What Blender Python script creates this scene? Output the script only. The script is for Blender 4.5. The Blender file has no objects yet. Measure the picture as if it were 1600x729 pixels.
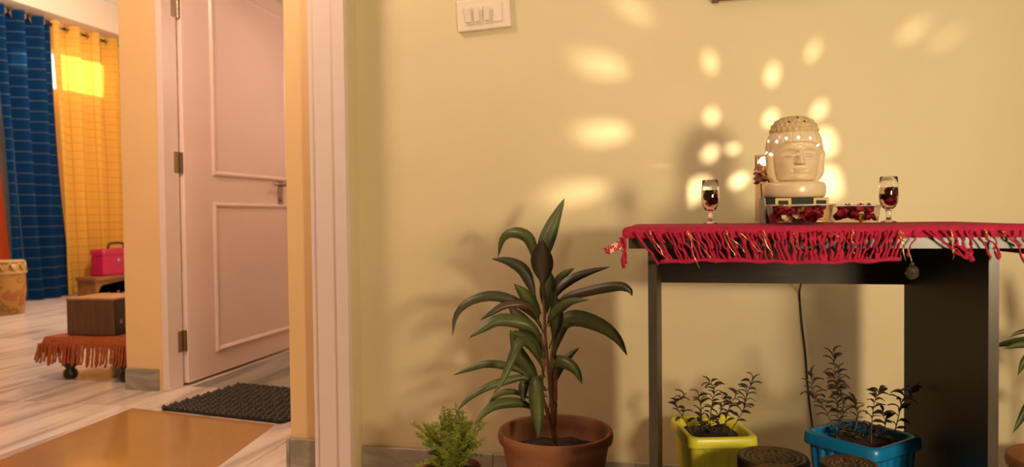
import bpy, bmesh, math, random
import numpy as np
from mathutils import Vector, Matrix
from math import sin, cos, pi, radians, sqrt, tan, atan2

random.seed(7)
S = bpy.context.scene
COL = S.collection

# ------------------------------------------------------------------ camera
YAW, PITCH, ROLL = radians(12.5), radians(-1.42), 0.011
cam_d = bpy.data.cameras.new('camera')
cam = bpy.data.objects.new('camera', cam_d)
COL.objects.link(cam)
_F0 = Vector((-sin(YAW), cos(YAW), 0)); _R = Vector((cos(YAW), sin(YAW), 0)); _Z = Vector((0, 0, 1))
_F = _F0 * cos(PITCH) + _Z * sin(PITCH)
_U = _R.cross(_F)
_U2 = _U * cos(ROLL) + _R * sin(ROLL)
_R2 = _R * cos(ROLL) - _U * sin(ROLL)
CAM = Vector((0, -2.12, 0.8))
cam.matrix_world = Matrix(((_R2.x, _U2.x, -_F.x, CAM.x), (_R2.y, _U2.y, -_F.y, CAM.y), (_R2.z, _U2.z, -_F.z, CAM.z), (0, 0, 0, 1)))
cam_d.sensor_fit = 'HORIZONTAL'
cam_d.sensor_width = 36
cam_d.lens = 36 * 1150 / 1600
cam_d.clip_start = 0.02
cam_d.dof.use_dof = True
cam_d.dof.focus_distance = 1.75
cam_d.dof.aperture_fstop = 4.0
S.camera = cam

# ------------------------------------------------------------------ world, exposure, lights
S.view_settings.view_transform = 'Standard'
S.view_settings.look = 'None'
S.view_settings.gamma = 1
S.view_settings.use_curve_mapping = False
S.view_settings.exposure = 0.0
W = bpy.data.worlds.new('world'); S.world = W; W.use_nodes = True
bg = W.node_tree.nodes['Background']
bg.inputs[0].default_value = (1.0, 0.92, 0.80, 1); bg.inputs[1].default_value = 2.0

def light(name, kind, loc, power, color, target=None, **kw):
    d = bpy.data.lights.new(name, kind); d.energy = power; d.color = color
    for k, v in kw.items(): setattr(d, k, v)
    o = bpy.data.objects.new(name, d); COL.objects.link(o); o.location = loc
    if target is not None:
        o.rotation_euler = (Vector(target) - Vector(loc)).to_track_quat('-Z', 'Y').to_euler()
    return o
WARM = (1.0, 0.66, 0.36)
# daylight entering at the window in the right-hand wall
light('window_daylight', 'AREA', (1.80, -1.55, 1.55), 4.2, (1.0, 0.90, 0.68), (0.4, -1.3, 1.2), shape='RECTANGLE', size=1.0, size_y=1.1)
# soft fill panel added under the front-room ceiling for ambient light
light('ceiling_fill_front', 'AREA', (0.25, -1.75, 3.19), 4, (1.0, 0.86, 0.62), (0.25, -1.75, 0), shape='RECTANGLE', size=2.2, size_y=2.0)
# low lamp standing to the right of the viewer
light('standing_lamp', 'SPOT', (0.90, -2.05, 0.86), 94, (1.0, 0.79, 0.49), (-0.45, 0, 0.92), spot_size=radians(122), spot_blend=0.8, shadow_soft_size=0.125)
# unseen fill spot added behind the viewer to brighten the upper cream wall
light('wall_fill_spot', 'SPOT', (0.0, -4.9, 2.6), 218, (1.0, 0.80, 0.53), (0.05, 0, 1.72), spot_size=radians(32), spot_blend=1.0, shadow_soft_size=0.25)
# passage, store and living-room lamps
light('ceiling_lamp_passage', 'AREA', (-1.70, -0.7, 2.55), 42, (1.0, 0.70, 0.49), (-2.25, 0.9, 0.7), shape='DISK', size=0.5)
light('store_lamp', 'POINT', (-1.40, 1.70, 1.75), 9, (1.0, 0.84, 0.76), shadow_soft_size=0.08)
light('living_room_lamp', 'POINT', (-4.5, 3.6, 2.35), 135, (1.0, 0.77, 0.60), shadow_soft_size=0.09)
# low sun outside the living-room ventilators
sun = light('sun', 'SUN', (-9, 4.57, 3.1), 14, (1.0, 0.86, 0.62), (-6.3, 4.62, 2.62), angle=0.01)

# ------------------------------------------------------------------ materials
def new_mat(name):
    m = bpy.data.materials.new(name); m.use_nodes = True
    nt = m.node_tree
    return m, nt, nt.nodes['Principled BSDF']

def mat(name, color, rough=0.5, metal=0.0, var=0.0, scale=20, bump=0.0, bscale=None, spec=0.5, color2=None, stretch=(1, 1, 1), coat=0, sheen=0):
    m, nt, b = new_mat(name)
    N = nt.nodes; L = nt.links
    b.inputs['Base Color'].default_value = (*color, 1)
    b.inputs['Roughness'].default_value = rough
    b.inputs['Metallic'].default_value = metal
    b.inputs['Specular IOR Level'].default_value = spec
    if coat: b.inputs['Coat Weight'].default_value = coat
    if sheen: b.inputs['Sheen Weight'].default_value = sheen
    if var or color2 or bump:
        tc = N.new('ShaderNodeTexCoord'); mp = N.new('ShaderNodeMapping')
        mp.inputs['Scale'].default_value = stretch
        L.new(tc.outputs['Object'], mp.inputs[0])
    if var or color2:
        no = N.new('ShaderNodeTexNoise'); no.inputs['Scale'].default_value = scale; no.inputs['Detail'].default_value = 5
        L.new(mp.outputs[0], no.inputs['Vector'])
        r = N.new('ShaderNodeValToRGB')
        c2 = color2 or tuple(c * (1 - var) for c in color)
        r.color_ramp.elements[0].position = 0.35; r.color_ramp.elements[1].position = 0.65
        r.color_ramp.elements[0].color = (*c2, 1); r.color_ramp.elements[1].color = (*color, 1)
        L.new(no.outputs['Fac'], r.inputs[0]); L.new(r.outputs[0], b.inputs['Base Color'])
    if bump:
        n2 = N.new('ShaderNodeTexNoise'); n2.inputs['Scale'].default_value = bscale or scale * 3; n2.inputs['Detail'].default_value = 4
        L.new(mp.outputs[0], n2.inputs['Vector'])
        bp = N.new('ShaderNodeBump'); bp.inputs['Strength'].default_value = bump; bp.inputs['Distance'].default_value = 0.004
        L.new(n2.outputs['Fac'], bp.inputs['Height']); L.new(bp.outputs[0], b.inputs['Normal'])
    return m

def marble(name, base, vein, vein2, rough=0.22, dirn=(5.5, 0.55, 5)):
    m, nt, b = new_mat(name); N = nt.nodes; L = nt.links
    tc = N.new('ShaderNodeTexCoord'); oi = N.new('ShaderNodeObjectInfo')
    ad = N.new('ShaderNodeVectorMath'); ad.operation = 'MULTIPLY_ADD'
    cx = N.new('ShaderNodeCombineXYZ')
    for i in range(3): L.new(oi.outputs['Random'], cx.inputs[i])
    L.new(cx.outputs[0], ad.inputs[0]); ad.inputs[1].default_value = (17, 23, 5); L.new(tc.outputs['Object'], ad.inputs[2])
    mp = N.new('ShaderNodeMapping'); mp.inputs['Scale'].default_value = dirn; mp.inputs['Rotation'].default_value = (0, 0, 0.18)
    L.new(ad.outputs[0], mp.inputs[0])
    n1 = N.new('ShaderNodeTexNoise'); n1.inputs['Scale'].default_value = 1.6; n1.inputs['Detail'].default_value = 8; n1.inputs['Distortion'].default_value = 0.9
    L.new(mp.outputs[0], n1.inputs['Vector'])
    r = N.new('ShaderNodeValToRGB'); e = r.color_ramp.elements
    e[0].position = 0.36; e[0].color = (*vein, 1); e[1].position = 0.56; e[1].color = (*base, 1)
    k = e.new(0.46); k.color = (*vein2, 1)
    L.new(n1.outputs['Fac'], r.inputs[0]); L.new(r.outputs[0], b.inputs['Base Color'])
    b.inputs['Roughness'].default_value = rough
    return m

M = {}
M['wall'] = mat('cream_paint', (0.74, 0.62, 0.38), 0.55, var=0.05, scale=3, bump=0.06, bscale=160)
M['wall_passage'] = mat('apricot_paint', (0.82, 0.55, 0.27), 0.5, var=0.04, scale=3, bump=0.05, bscale=160)
M['wall_living'] = mat('pale_peach_paint', (0.80, 0.68, 0.52), 0.6, var=0.03, scale=3)
M['ceiling'] = mat('white_distemper', (0.80, 0.76, 0.72), 0.7)
M['pink'] = mat('pink_enamel', (0.80, 0.65, 0.60), 0.32, var=0.03, scale=6, bump=0.03, bscale=40)
M['door'] = mat('door_enamel', (0.84, 0.66, 0.61), 0.26, var=0.03, scale=4, bump=0.04, bscale=25)
M['skirting'] = marble('skirting_stone', (0.40, 0.345, 0.27), (0.25, 0.215, 0.17), (0.33, 0.28, 0.22), 0.45, (3, 3, 8))
M['marble'] = marble('veined_marble', (0.80, 0.69, 0.62), (0.50, 0.40, 0.34), (0.71, 0.59, 0.52), 0.22)
M['greystone'] = marble('grey_marble', (0.32, 0.31, 0.25), (0.15, 0.15, 0.125), (0.24, 0.235, 0.19), 0.25)
M['tan'] = mat('tan_stone', (0.44, 0.22, 0.055), 0.22, var=0.14, scale=3.5, stretch=(1, 0.5, 1), coat=0.3)
M['joint'] = mat('floor_bed', (0.35, 0.30, 0.26), 0.8)
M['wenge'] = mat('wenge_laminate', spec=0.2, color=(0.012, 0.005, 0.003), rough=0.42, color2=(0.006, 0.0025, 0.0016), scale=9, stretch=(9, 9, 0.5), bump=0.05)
M['wenge_h_lit'] = mat('wenge_level_lit', spec=0.25, color=(0.034, 0.018, 0.008), rough=0.42, color2=(0.016, 0.008, 0.004), scale=9, stretch=(0.5, 9, 9), bump=0.05)  # brighter than the side panels: light on the apron put into the colour
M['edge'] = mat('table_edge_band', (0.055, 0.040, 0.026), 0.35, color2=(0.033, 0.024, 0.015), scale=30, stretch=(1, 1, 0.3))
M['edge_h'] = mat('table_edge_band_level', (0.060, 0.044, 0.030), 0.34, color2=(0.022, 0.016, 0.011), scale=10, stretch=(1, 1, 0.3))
M['redcloth'] = mat('crimson_weave', (0.44, 0.004, 0.046), 0.9, color2=(0.33, 0.003, 0.034), scale=120, bump=0.5, bscale=500)
M['gold'] = mat('gold_thread', (0.85, 0.55, 0.16), 0.25, metal=1.0)
M['patch'] = None
M['ceramic'] = mat('cream_ceramic', (0.70, 0.54, 0.34), 0.28, var=0.06, scale=30, bump=0.08, bscale=120)
M['ceramic_lid'] = mat('curl_ceramic', (0.58, 0.42, 0.22), 0.6, var=0.2, scale=60, bump=0.25, bscale=150)
M['black'] = mat('black_plastic', (0.008, 0.007, 0.006), 0.5, spec=0.15)
M['darkgrey'] = mat('grey_strip', (0.22, 0.20, 0.18), 0.4)
M['yellowcard'] = mat('ochre_card', (0.60, 0.40, 0.10), 0.5)
M['screen'] = mat('dark_green_panel', (0.016, 0.022, 0.014), 0.5, spec=0.15)
M['petal'] = mat('rose_petal', (0.42, 0.008, 0.035), 0.55, color2=(0.26, 0.004, 0.03), scale=60)
M['petal_dark'] = mat('dark_petal', (0.10, 0.006, 0.018), 0.5)
M['petal_yellow'] = mat('yellow_petal', (0.62, 0.38, 0.06), 0.55)
M['petal_white'] = mat('pale_petal', (0.80, 0.66, 0.52), 0.5)
M['terracotta'] = mat('terracotta', (0.28, 0.105, 0.036), 0.75, color2=(0.17, 0.06, 0.024), scale=9, bump=0.15, bscale=60)
M['soil'] = mat('soil', (0.045, 0.022, 0.012), 0.95, color2=(0.02, 0.01, 0.006), scale=60, bump=1.0, bscale=90)
M['leaf'] = mat('cordyline_leaf', (0.115, 0.145, 0.034), 0.42, color2=(0.065, 0.080, 0.022), scale=14)
M['leaf_dark'] = mat('cordyline_dark_leaf', (0.095, 0.072, 0.036), 0.42, color2=(0.060, 0.066, 0.026), scale=14)
M['leaf_red'] = mat('cordyline_red_leaf', (0.14, 0.050, 0.035), 0.35, color2=(0.055, 0.075, 0.025), scale=22)
M['cane'] = mat('plant_cane', (0.34, 0.17, 0.085), 0.6, color2=(0.20, 0.10, 0.05), scale=50)
M['maroon_leaf'] = mat('maroon_leaf', (0.055, 0.022, 0.018), 0.45, color2=(0.035, 0.026, 0.014), scale=40)
M['twig'] = mat('twig', (0.15, 0.075, 0.04), 0.7)
M['fern'] = mat('fern_green', (0.34, 0.38, 0.035), 0.55, color2=(0.16, 0.22, 0.025), scale=26)
M['yellow_plastic'] = mat('lime_yellow_plastic', (0.80, 0.74, 0.05), 0.35)
M['blue_plastic'] = mat('blue_plastic', (0.008, 0.19, 0.46), 0.32)
M['carved'] = mat('carved_wood', (0.11, 0.058, 0.022), 0.42, color2=(0.05, 0.026, 0.010), scale=40, bump=0.3, bscale=120)
M['steel'] = mat('aged_steel', (0.42, 0.34, 0.24), 0.35, metal=1.0)
M['rubber'] = mat('black_rubber', (0.010, 0.007, 0.005), 0.55)
M['rubber_hi'] = mat('brown_rubber', (0.026, 0.017, 0.009), 0.5)
M['switch'] = mat('ivory_plastic', (0.82, 0.70, 0.56), 0.35)
M['darkwood'] = mat('turned_dark_wood', (0.020, 0.011, 0.008), 0.3)
M['boxwood'] = mat('brown_veneer', (0.125, 0.055, 0.018), 0.4, color2=(0.085, 0.034, 0.012), scale=7, stretch=(8, 8, 0.6))
M['boxtop'] = mat('brown_veneer_lit', (0.36, 0.19, 0.10), 0.25, color2=(0.28, 0.13, 0.06), scale=7, stretch=(0.6, 8, 8), coat=0.4)  # paler than the case: light falling on the cabinet top put into the colour
M['boxfront'] = mat('dark_radio_front', (0.030, 0.018, 0.012), 0.4)
M['rust'] = mat('rust_weave', (0.42, 0.095, 0.018), 0.95, color2=(0.30, 0.06, 0.012), scale=90, bump=0.6, bscale=300)
M['magenta'] = mat('magenta_leather', (0.55, 0.018, 0.085), 0.4, var=0.1, scale=14)
M['benchwood'] = mat('honey_wood', (0.34, 0.16, 0.045), 0.45, color2=(0.24, 0.10, 0.03), scale=10, stretch=(6, 1, 1))
M['rod'] = mat('dark_metal_rod', (0.05, 0.04, 0.035), 0.35, metal=0.8)
M['ring'] = mat('eyelet_metal', (0.32, 0.24, 0.18), 0.35, metal=0.7)
M['cable'] = mat('black_cable', (0.01, 0.01, 0.01), 0.4)
M['rope'] = mat('cream_rope', (0.52, 0.34, 0.13), 0.8)
M['frame_wood'] = mat('picture_frame_wood', (0.13, 0.055, 0.02), 0.4)
M['bead'] = mat('glass_bead', (0.05, 0.038, 0.02), 0.25, color2=(0.012, 0.01, 0.006), scale=120)
M['outside'] = mat('outside_wall', (0.5, 0.45, 0.4), 0.8)

def glass(name, color=(1, 1, 1), rough=0.0, ior=1.45):
    m, nt, b = new_mat(name)
    b.inputs['Base Color'].default_value = (*color, 1); b.inputs['Roughness'].default_value = rough
    b.inputs['IOR'].default_value = ior; b.inputs['Transmission Weight'].default_value = 1.0
    return m
M['glass'] = glass('clear_glass')
M['wine'] = glass('tinted_water', (0.80, 0.50, 0.42), ior=1.33)

def clear_plastic(name, tint, refl=0.5, haze=0.05):
    m = bpy.data.materials.new(name); m.use_nodes = True; nt = m.node_tree; N = nt.nodes; L = nt.links
    N.remove(N['Principled BSDF'])
    t = N.new('ShaderNodeBsdfTransparent'); t.inputs[0].default_value = (*tint, 1)
    g = N.new('ShaderNodeBsdfGlossy'); g.inputs['Roughness'].default_value = 0.08 if haze < 0.1 else 0.35
    f0 = N.new('ShaderNodeLayerWeight'); f = N.new('ShaderNodeMath'); f.operation = 'POWER'; f.inputs[1].default_value = 5.0
    L.new(f0.outputs['Facing'], f.inputs[0])
    ml = N.new('ShaderNodeMath'); ml.operation = 'MULTIPLY_ADD'; ml.inputs[1].default_value = refl; ml.inputs[2].default_value = haze
    mx = N.new('ShaderNodeMixShader')
    L.new(f.outputs[0], ml.inputs[0]); L.new(ml.outputs[0], mx.inputs[0]); L.new(t.outputs[0], mx.inputs[1]); L.new(g.outputs[0], mx.inputs[2])
    L.new(mx.outputs[0], N['Material Output'].inputs[0])
    return m
M['bowl_plastic'] = clear_plastic('clear_plastic', (0.93, 0.86, 0.80), 1.0)
M['bowl_rim'] = clear_plastic('plastic_flange', (0.90, 0.80, 0.72), 0.8, 0.34)
M['pane'] = clear_plastic('window_glass', (0.95, 0.97, 0.96), 0.8)

def curtain_mat(name, color, line, step, trans=0.5, sheer=0.0):
    """cotton with a fine woven check; UV carries metres along the cloth"""
    m = bpy.data.materials.new(name); m.use_nodes = True; nt = m.node_tree; N = nt.nodes; L = nt.links
    N.remove(N['Principled BSDF'])
    uv = N.new('ShaderNodeUVMap'); sp = N.new('ShaderNodeSeparateXYZ'); L.new(uv.outputs[0], sp.inputs[0])
    outs = []
    for ax, st in ((0, step[0]), (1, step[1])):
        dv = N.new('ShaderNodeMath'); dv.operation = 'DIVIDE'; dv.inputs[1].default_value = st; L.new(sp.outputs[ax], dv.inputs[0])
        fr = N.new('ShaderNodeMath'); fr.operation = 'FRACT'; L.new(dv.outputs[0], fr.inputs[0])
        lt = N.new('ShaderNodeMath'); lt.operation = 'LESS_THAN'; lt.inputs[1].default_value = 0.010 / st; L.new(fr.outputs[0], lt.inputs[0])
        outs.append(lt)
    mxm = N.new('ShaderNodeMath'); mxm.operation = 'MAXIMUM'; L.new(outs[0].outputs[0], mxm.inputs[0]); L.new(outs[1].outputs[0], mxm.inputs[1])
    sc = N.new('ShaderNodeMath'); sc.operation = 'MULTIPLY'; sc.inputs[1].default_value = 0.42; L.new(mxm.outputs[0], sc.inputs[0])
    cm = N.new('ShaderNodeMix'); cm.data_type = 'RGBA'
    cm.inputs[6].default_value = (*color, 1); cm.inputs[7].default_value = (*line, 1)
    L.new(sc.outputs[0], cm.inputs[0])
    d = N.new('ShaderNodeBsdfDiffuse'); t = N.new('ShaderNodeBsdfTranslucent')
    L.new(cm.outputs[2], d.inputs[0]); L.new(cm.outputs[2], t.inputs[0])
    mx = N.new('ShaderNodeMixShader'); mx.inputs[0].default_value = trans
    L.new(d.outputs[0], mx.inputs[1]); L.new(t.outputs[0], mx.inputs[2])
    L.new(mx.outputs[0], N['Material Output'].inputs[0])
    return m
M['cur_yellow'] = curtain_mat('yellow_check_cotton', (0.95, 0.60, 0.12), (0.55, 0.28, 0.05), (0.10, 0.085), 0.5)
M['cur_blue'] = curtain_mat('navy_check_cotton', (0.008, 0.043, 0.135), (0.16, 0.24, 0.28), (0.30, 0.105), 0.3)
M['cur_red'] = curtain_mat('brick_check_cotton', (0.55, 0.085, 0.02), (0.40, 0.12, 0.05), (0.12, 0.12), 0.35)

def pattern_mat(name, a, b_, scale):
    m, nt, b = new_mat(name); N = nt.nodes; L = nt.links
    tc = N.new('ShaderNodeTexCoord'); v = N.new('ShaderNodeTexVoronoi'); v.inputs['Scale'].default_value = scale
    L.new(tc.outputs['Object'], v.inputs['Vector'])
    r = N.new('ShaderNodeValToRGB'); e = r.color_ramp.elements; r.color_ramp.interpolation = 'CONSTANT'
    e[0].position = 0.0; e[0].color = (*b_, 1); e[1].position = 0.16; e[1].color = (*a, 1)
    k = e.new(0.52); k.color = (*b_, 1)
    L.new(v.outputs['Distance'], r.inputs[0]); L.new(r.outputs[0], b.inputs['Base Color']); b.inputs['Roughness'].default_value = 0.85
    return m
M['patch'] = pattern_mat('red_dotted_print', (0.40, 0.008, 0.03), (0.75, 0.42, 0.34), 130)

def drum_mat():
    m, nt, b = new_mat('painted_drum'); N = nt.nodes; L = nt.links
    tc = N.new('ShaderNodeTexCoord'); v = N.new('ShaderNodeTexNoise'); v.inputs['Scale'].default_value = 9; v.inputs['Detail'].default_value = 1
    L.new(tc.outputs['Object'], v.inputs['Vector'])
    r = N.new('ShaderNodeValToRGB'); e = r.color_ramp.elements; r.color_ramp.interpolation = 'CONSTANT'
    e[0].color = (0.38, 0.13, 0.03, 1); e[0].position = 0.0; e[1].position = 0.40; e[1].color = (0.46, 0.23, 0.04, 1)
    k = e.new(0.60); k.color = (0.24, 0.15, 0.03, 1); k = e.new(0.66); k.color = (0.44, 0.21, 0.04, 1)
    L.new(v.outputs['Fac'], r.inputs[0]); L.new(r.outputs[0], b.inputs['Base Color']); b.inputs['Roughness'].default_value = 0.45
    return m
M['drum'] = drum_mat()

# ------------------------------------------------------------------ mesh helpers
def link(name, me, m=None, parent=None, loc=None, smooth=False):
    o = bpy.data.objects.new(name, me); COL.objects.link(o)
    if m is not None and not me.materials: me.materials.append(m)
    if parent is not None: o.parent = parent
    if loc is not None: o.location = loc
    if smooth:
        me.polygons.foreach_set('use_smooth', [True] * len(me.polygons))
    return o
def from_bm(name, bm, m, parent=None, loc=None, smooth=False):
    bmesh.ops.recalc_face_normals(bm, faces=bm.faces)
    me = bpy.data.meshes.new(name); bm.to_mesh(me); bm.free()
    return link(name, me, m, parent, loc, smooth)
def tag(o, label=None, cat=None, group=None, kind=None):
    if label: o['label'] = label
    if cat: o['category'] = cat
    if group: o['group'] = group
    if kind: o['kind'] = kind
    return o
def empty(name, loc=(0, 0, 0), rz=0):
    o = bpy.data.objects.new(name, None); COL.objects.link(o); o.location = loc; o.rotation_euler = (0, 0, rz); o.empty_display_size = 0.05
    return o
def add_box(bm, x0, x1, y0, y1, z0, z1, mtx=None):
    vs = [bm.verts.new((x, y, z)) for x in (x0, x1) for y in (y0, y1) for z in (z0, z1)]
    if mtx:
        for v in vs: v.co = mtx @ v.co
    for q in ((0, 1, 3, 2), (4, 6, 7, 5), (0, 4, 5, 1), (2, 3, 7, 6), (0, 2, 6, 4), (1, 5, 7, 3)):
        bm.faces.new([vs[i] for i in q])
    return vs
def box(name, x0, x1, y0, y1, z0, z1, m, parent=None, bevel=0.0, seg=2):
    """box whose origin sits at its base centre"""
    bm = bmesh.new(); cx, cy = (x0 + x1) / 2, (y0 + y1) / 2
    add_box(bm, x0 - cx, x1 - cx, y0 - cy, y1 - cy, 0, z1 - z0)
    if bevel:
        bmesh.ops.bevel(bm, geom=bm.edges[:], offset=bevel, segments=seg, affect='EDGES', profile=0.5)
    return from_bm(name, bm, m, parent, (cx, cy, z0))
def lathe(name, prof, m, parent=None, loc=None, n=48, smooth=True, rib=None):
    bm = bmesh.new(); rings = []
    for i, (r, z) in enumerate(prof):
        if r < 1e-6: rings.append([bm.verts.new((0, 0, z))])
        else:
            rings.append([bm.verts.new(((r * (1 + (rib(2 * pi * k / n, z) if rib else 0))) * cos(2 * pi * k / n), (r * (1 + (rib(2 * pi * k / n, z) if rib else 0))) * sin(2 * pi * k / n), z)) for k in range(n)])
    for a, b in zip(rings, rings[1:]):
        for k in range(n):
            k2 = (k + 1) % n
            if len(a) == 1 and len(b) == 1: continue
            if len(a) == 1: bm.faces.new((a[0], b[k], b[k2]))
            elif len(b) == 1: bm.faces.new((a[k], a[k2], b[0]))
            else: bm.faces.new((a[k], a[k2], b[k2], b[k]))
    return from_bm(name, bm, m, parent, loc, smooth)
def spline(pts, n):
    """Catmull-Rom through pts, n samples"""
    P = [Vector(p) for p in pts]
    if len(P) == 2: return [P[0].lerp(P[1], i / (n - 1)) for i in range(n)]
    P = [2 * P[0] - P[1]] + P + [2 * P[-1] - P[-2]]
    out = []; segs = len(P) - 3
    for i in range(n):
        t = i / (n - 1) * segs; k = min(int(t), segs - 1); t -= k
        a, b, c, d = P[k:k + 4]
        out.append(0.5 * ((2 * b) + (c - a) * t + (2 * a - 5 * b + 4 * c - d) * t * t + (3 * b - a - 3 * c + d) * t ** 3))
    return out
def add_tube(bm, pts, rad, n=8, flat=1.0):
    pts = [Vector(p) for p in pts]; rings = []
    if not callable(rad):
        rr = rad; rad = lambda t: rr
    ref = Vector((0, 0, 1)); L = len(pts)
    for i, p in enumerate(pts):
        t = (pts[min(i + 1, L - 1)] - pts[max(i - 1, 0)]).normalized()
        u = t.cross(ref)
        if u.length < 0.05: u = t.cross(Vector((0, 1, 0)))
        u.normalize(); v = t.cross(u).normalized()
        r = rad(i / (L - 1))
        rings.append([bm.verts.new(p + r * (cos(2 * pi * k / n) * u + flat * sin(2 * pi * k / n) * v)) for k in range(n)])
    for a, b in zip(rings, rings[1:]):
        for k in range(n): bm.faces.new((a[k], a[(k + 1) % n], b[(k + 1) % n], b[k]))
    bm.faces.new(rings[0]); bm.faces.new(rings[-1])
def tube(name, pts, rad, m, parent=None, n=8, samples=None, flat=1.0, loc=None):
    bm = bmesh.new()
    add_tube(bm, spline(pts, samples) if samples else pts, rad, n, flat)
    return from_bm(name, bm, m, parent, loc, True)
def leaf_mesh(name, pts, width, side_hint=None, fold=0.18, n=14, petiole=0.0, wave=0.0):
    """blade along pts; a shallow V in cross-section; thin but closed on both sides by being a real curved sheet with thickness"""
    sp = spline(pts, n); bm = bmesh.new(); rows = []
    for i, p in enumerate(sp):
        t = i / (n - 1)
        tg = (sp[min(i + 1, n - 1)] - sp[max(i - 1, 0)]).normalized()
        side = side_hint.copy() if side_hint else tg.cross(Vector((0, -1, 0.25)))
        side = (side - tg * side.dot(tg))
        if side.length < 0.05: side = Vector((1, 0, 0))
        side.normalize(); nr = side.cross(tg).normalized()
        if t < petiole: w = 0.10
        else:
            q = (t - petiole) / (1 - petiole); w = max(0.10 if q < 0.1 else 0.0, (sin(pi * min(1, q ** 0.8)) ** 0.8) * (1 - 0.15 * q))
        w *= width / 2
        dz = wave * sin(9 * t) * w
        th = 0.0006
        rows.append([bm.verts.new(p + side * w + nr * (fold * w + dz)), bm.verts.new(p + nr * th), bm.verts.new(p - side * w + nr * (fold * w - dz)), bm.verts.new(p - nr * th * 2)])
    for a, b in zip(rows, rows[1:]):
        for k in range(4): bm.faces.new((a[k], a[(k + 1) % 4], b[(k + 1) % 4], b[k]))
    bm.faces.new(rows[0]); bm.faces.new(rows[-1])
    bmesh.ops.recalc_face_normals(bm, faces=bm.faces)
    me = bpy.data.meshes.new(name); bm.to_mesh(me); bm.free()
    me.polygons.foreach_set('use_smooth', [True] * len(me.polygons))
    return me
def rrect(hx, hy, r, n=6):
    pts = []
    for cx, cy, a0 in ((hx - r, hy - r, 0), (-hx + r, hy - r, pi / 2), (-hx + r, -hy + r, pi), (hx - r, -hy + r, 1.5 * pi)):
        for k in range(n + 1):
            a = a0 + k / n * pi / 2; pts.append((cx + r * cos(a), cy + r * sin(a)))
    return pts
def loft(name, secs, m, parent=None, loc=None, smooth=False, cap=(True, True), rot=0):
    """secs: list of (list of (x,y), z)"""
    bm = bmesh.new(); rings = [[bm.verts.new((x, y, z)) for x, y in pts] for pts, z in secs]
    n = len(rings[0])
    for a, b in zip(rings, rings[1:]):
        for k in range(n): bm.faces.new((a[k], a[(k + 1) % n], b[(k + 1) % n], b[k]))
    if cap[0]: bm.faces.new(rings[0])
    if cap[1]: bm.faces.new(rings[-1])
    o = from_bm(name, bm, m, parent, loc, smooth)
    if rot: o.rotation_euler = (0, 0, rot)
    return o

# ------------------------------------------------------------------ the setting
def struct(o): o['kind'] = 'structure'; return o
# floor: bed + marble slabs
floor = struct(box('floor', -6.9, 1.75, -5.6, 6.9, -0.16, -0.021, M['joint']))
floor_loc = Vector(floor.location)
sl_cache = {}
def slab(x0, x1, y0, y1, m, z=0.0, nm='slab'):
    key = (round(x1 - x0, 3), round(y1 - y0, 3), m.name)
    cx, cy = (x0 + x1) / 2, (y0 + y1) / 2
    if key not in sl_cache:
        bm = bmesh.new(); add_box(bm, x0 - cx, x1 - cx, y0 - cy, y1 - cy, -0.02, 0)
        bmesh.ops.bevel(bm, geom=[e for e in bm.edges if all(abs(v.co.z) < 1e-6 for v in e.verts)], offset=0.0012, segments=1, affect='EDGES')
        bmesh.ops.recalc_face_normals(bm, faces=bm.faces)
        me = bpy.data.meshes.new(nm); bm.to_mesh(me); bm.free(); me.materials.append(m); sl_cache[key] = me
    o = bpy.data.objects.new(nm, sl_cache[key]); COL.objects.link(o); o.parent = floor
    o.location = Vector((cx, cy, z)) - floor_loc
    return o
TX0, TX1, TY0, TY1 = -2.262, -1.36, -0.46, 0.58
J = 0.0008
def poly_slab(pts, m, label=None):
    cx = sum(p[0] for p in pts) / len(pts); cy = sum(p[1] for p in pts) / len(pts)
    bm = bmesh.new(); a = [bm.verts.new((x - cx, y - cy, -0.02)) for x, y in pts]; b = [bm.verts.new((x - cx, y - cy, 0)) for x, y in pts]
    bm.faces.new(a); bm.faces.new(b)
    for k in range(len(a)): bm.faces.new((a[k], a[(k + 1) % len(a)], b[(k + 1) % len(a)], b[k]))
    o = from_bm('slab', bm, m, floor, Vector((cx, cy, 0)) - floor_loc)
    if label: o['label'] = label
def inlay():
    """honey stone panel set a little askew in the marble, with marble wedges around it"""
    A, B, C, D = (-2.254, 0.562), (-1.516, 0.444), (-1.380, -0.459), (-2.186, -0.459)
    g = 0.0015
    poly_slab([A, B, C, D], M['tan'], 'honey tan stone inlay panel')
    poly_slab([(TX0 + J, TY1 - J), (A[0], A[1] + g), (B[0], B[1] + g), (TX1 - J, 0.419 + g), (TX1 - J, TY1 - J)], M['marble'])
    poly_slab([(B[0] + g, B[1]), (C[0] + g, C[1]), (TX1 - J, C[1]), (TX1 - J, 0.419)], M['marble'])
    poly_slab([(TX0 + J, TY1 - 2 * g), (TX0 + J, D[1]), (D[0] - g, D[1]), (A[0] - g, A[1])], M['marble'])
xs = [-6.9, -6.0, -5.1, -4.2, -3.3, -2.76, TX0, TX1, -0.98, -0.1, 0.8, 1.75]
ys = [-5.6, -4.6, -3.6, -2.4, -1.2, TY0, TY1, 0.96, 2.0, 3.2, 4.4, 5.6, 6.9]
for i in range(len(xs) - 1):
    for j in range(len(ys) - 1):
        x0, x1, y0, y1 = xs[i] + J, xs[i + 1] - J, ys[j] + J, ys[j + 1] - J
        xm, ym = (x0 + x1) / 2, (y0 + y1) / 2
        if xs[i] == TX0 and ys[j] == TY0:
            inlay()
        elif ys[j] >= 0.96 and xs[i] >= TX0 and ym < 2.6:
            slab(x0, x1, y0, y1, M['greystone'])
        else:
            slab(x0, x1, y0, y1, M['marble'])

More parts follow.
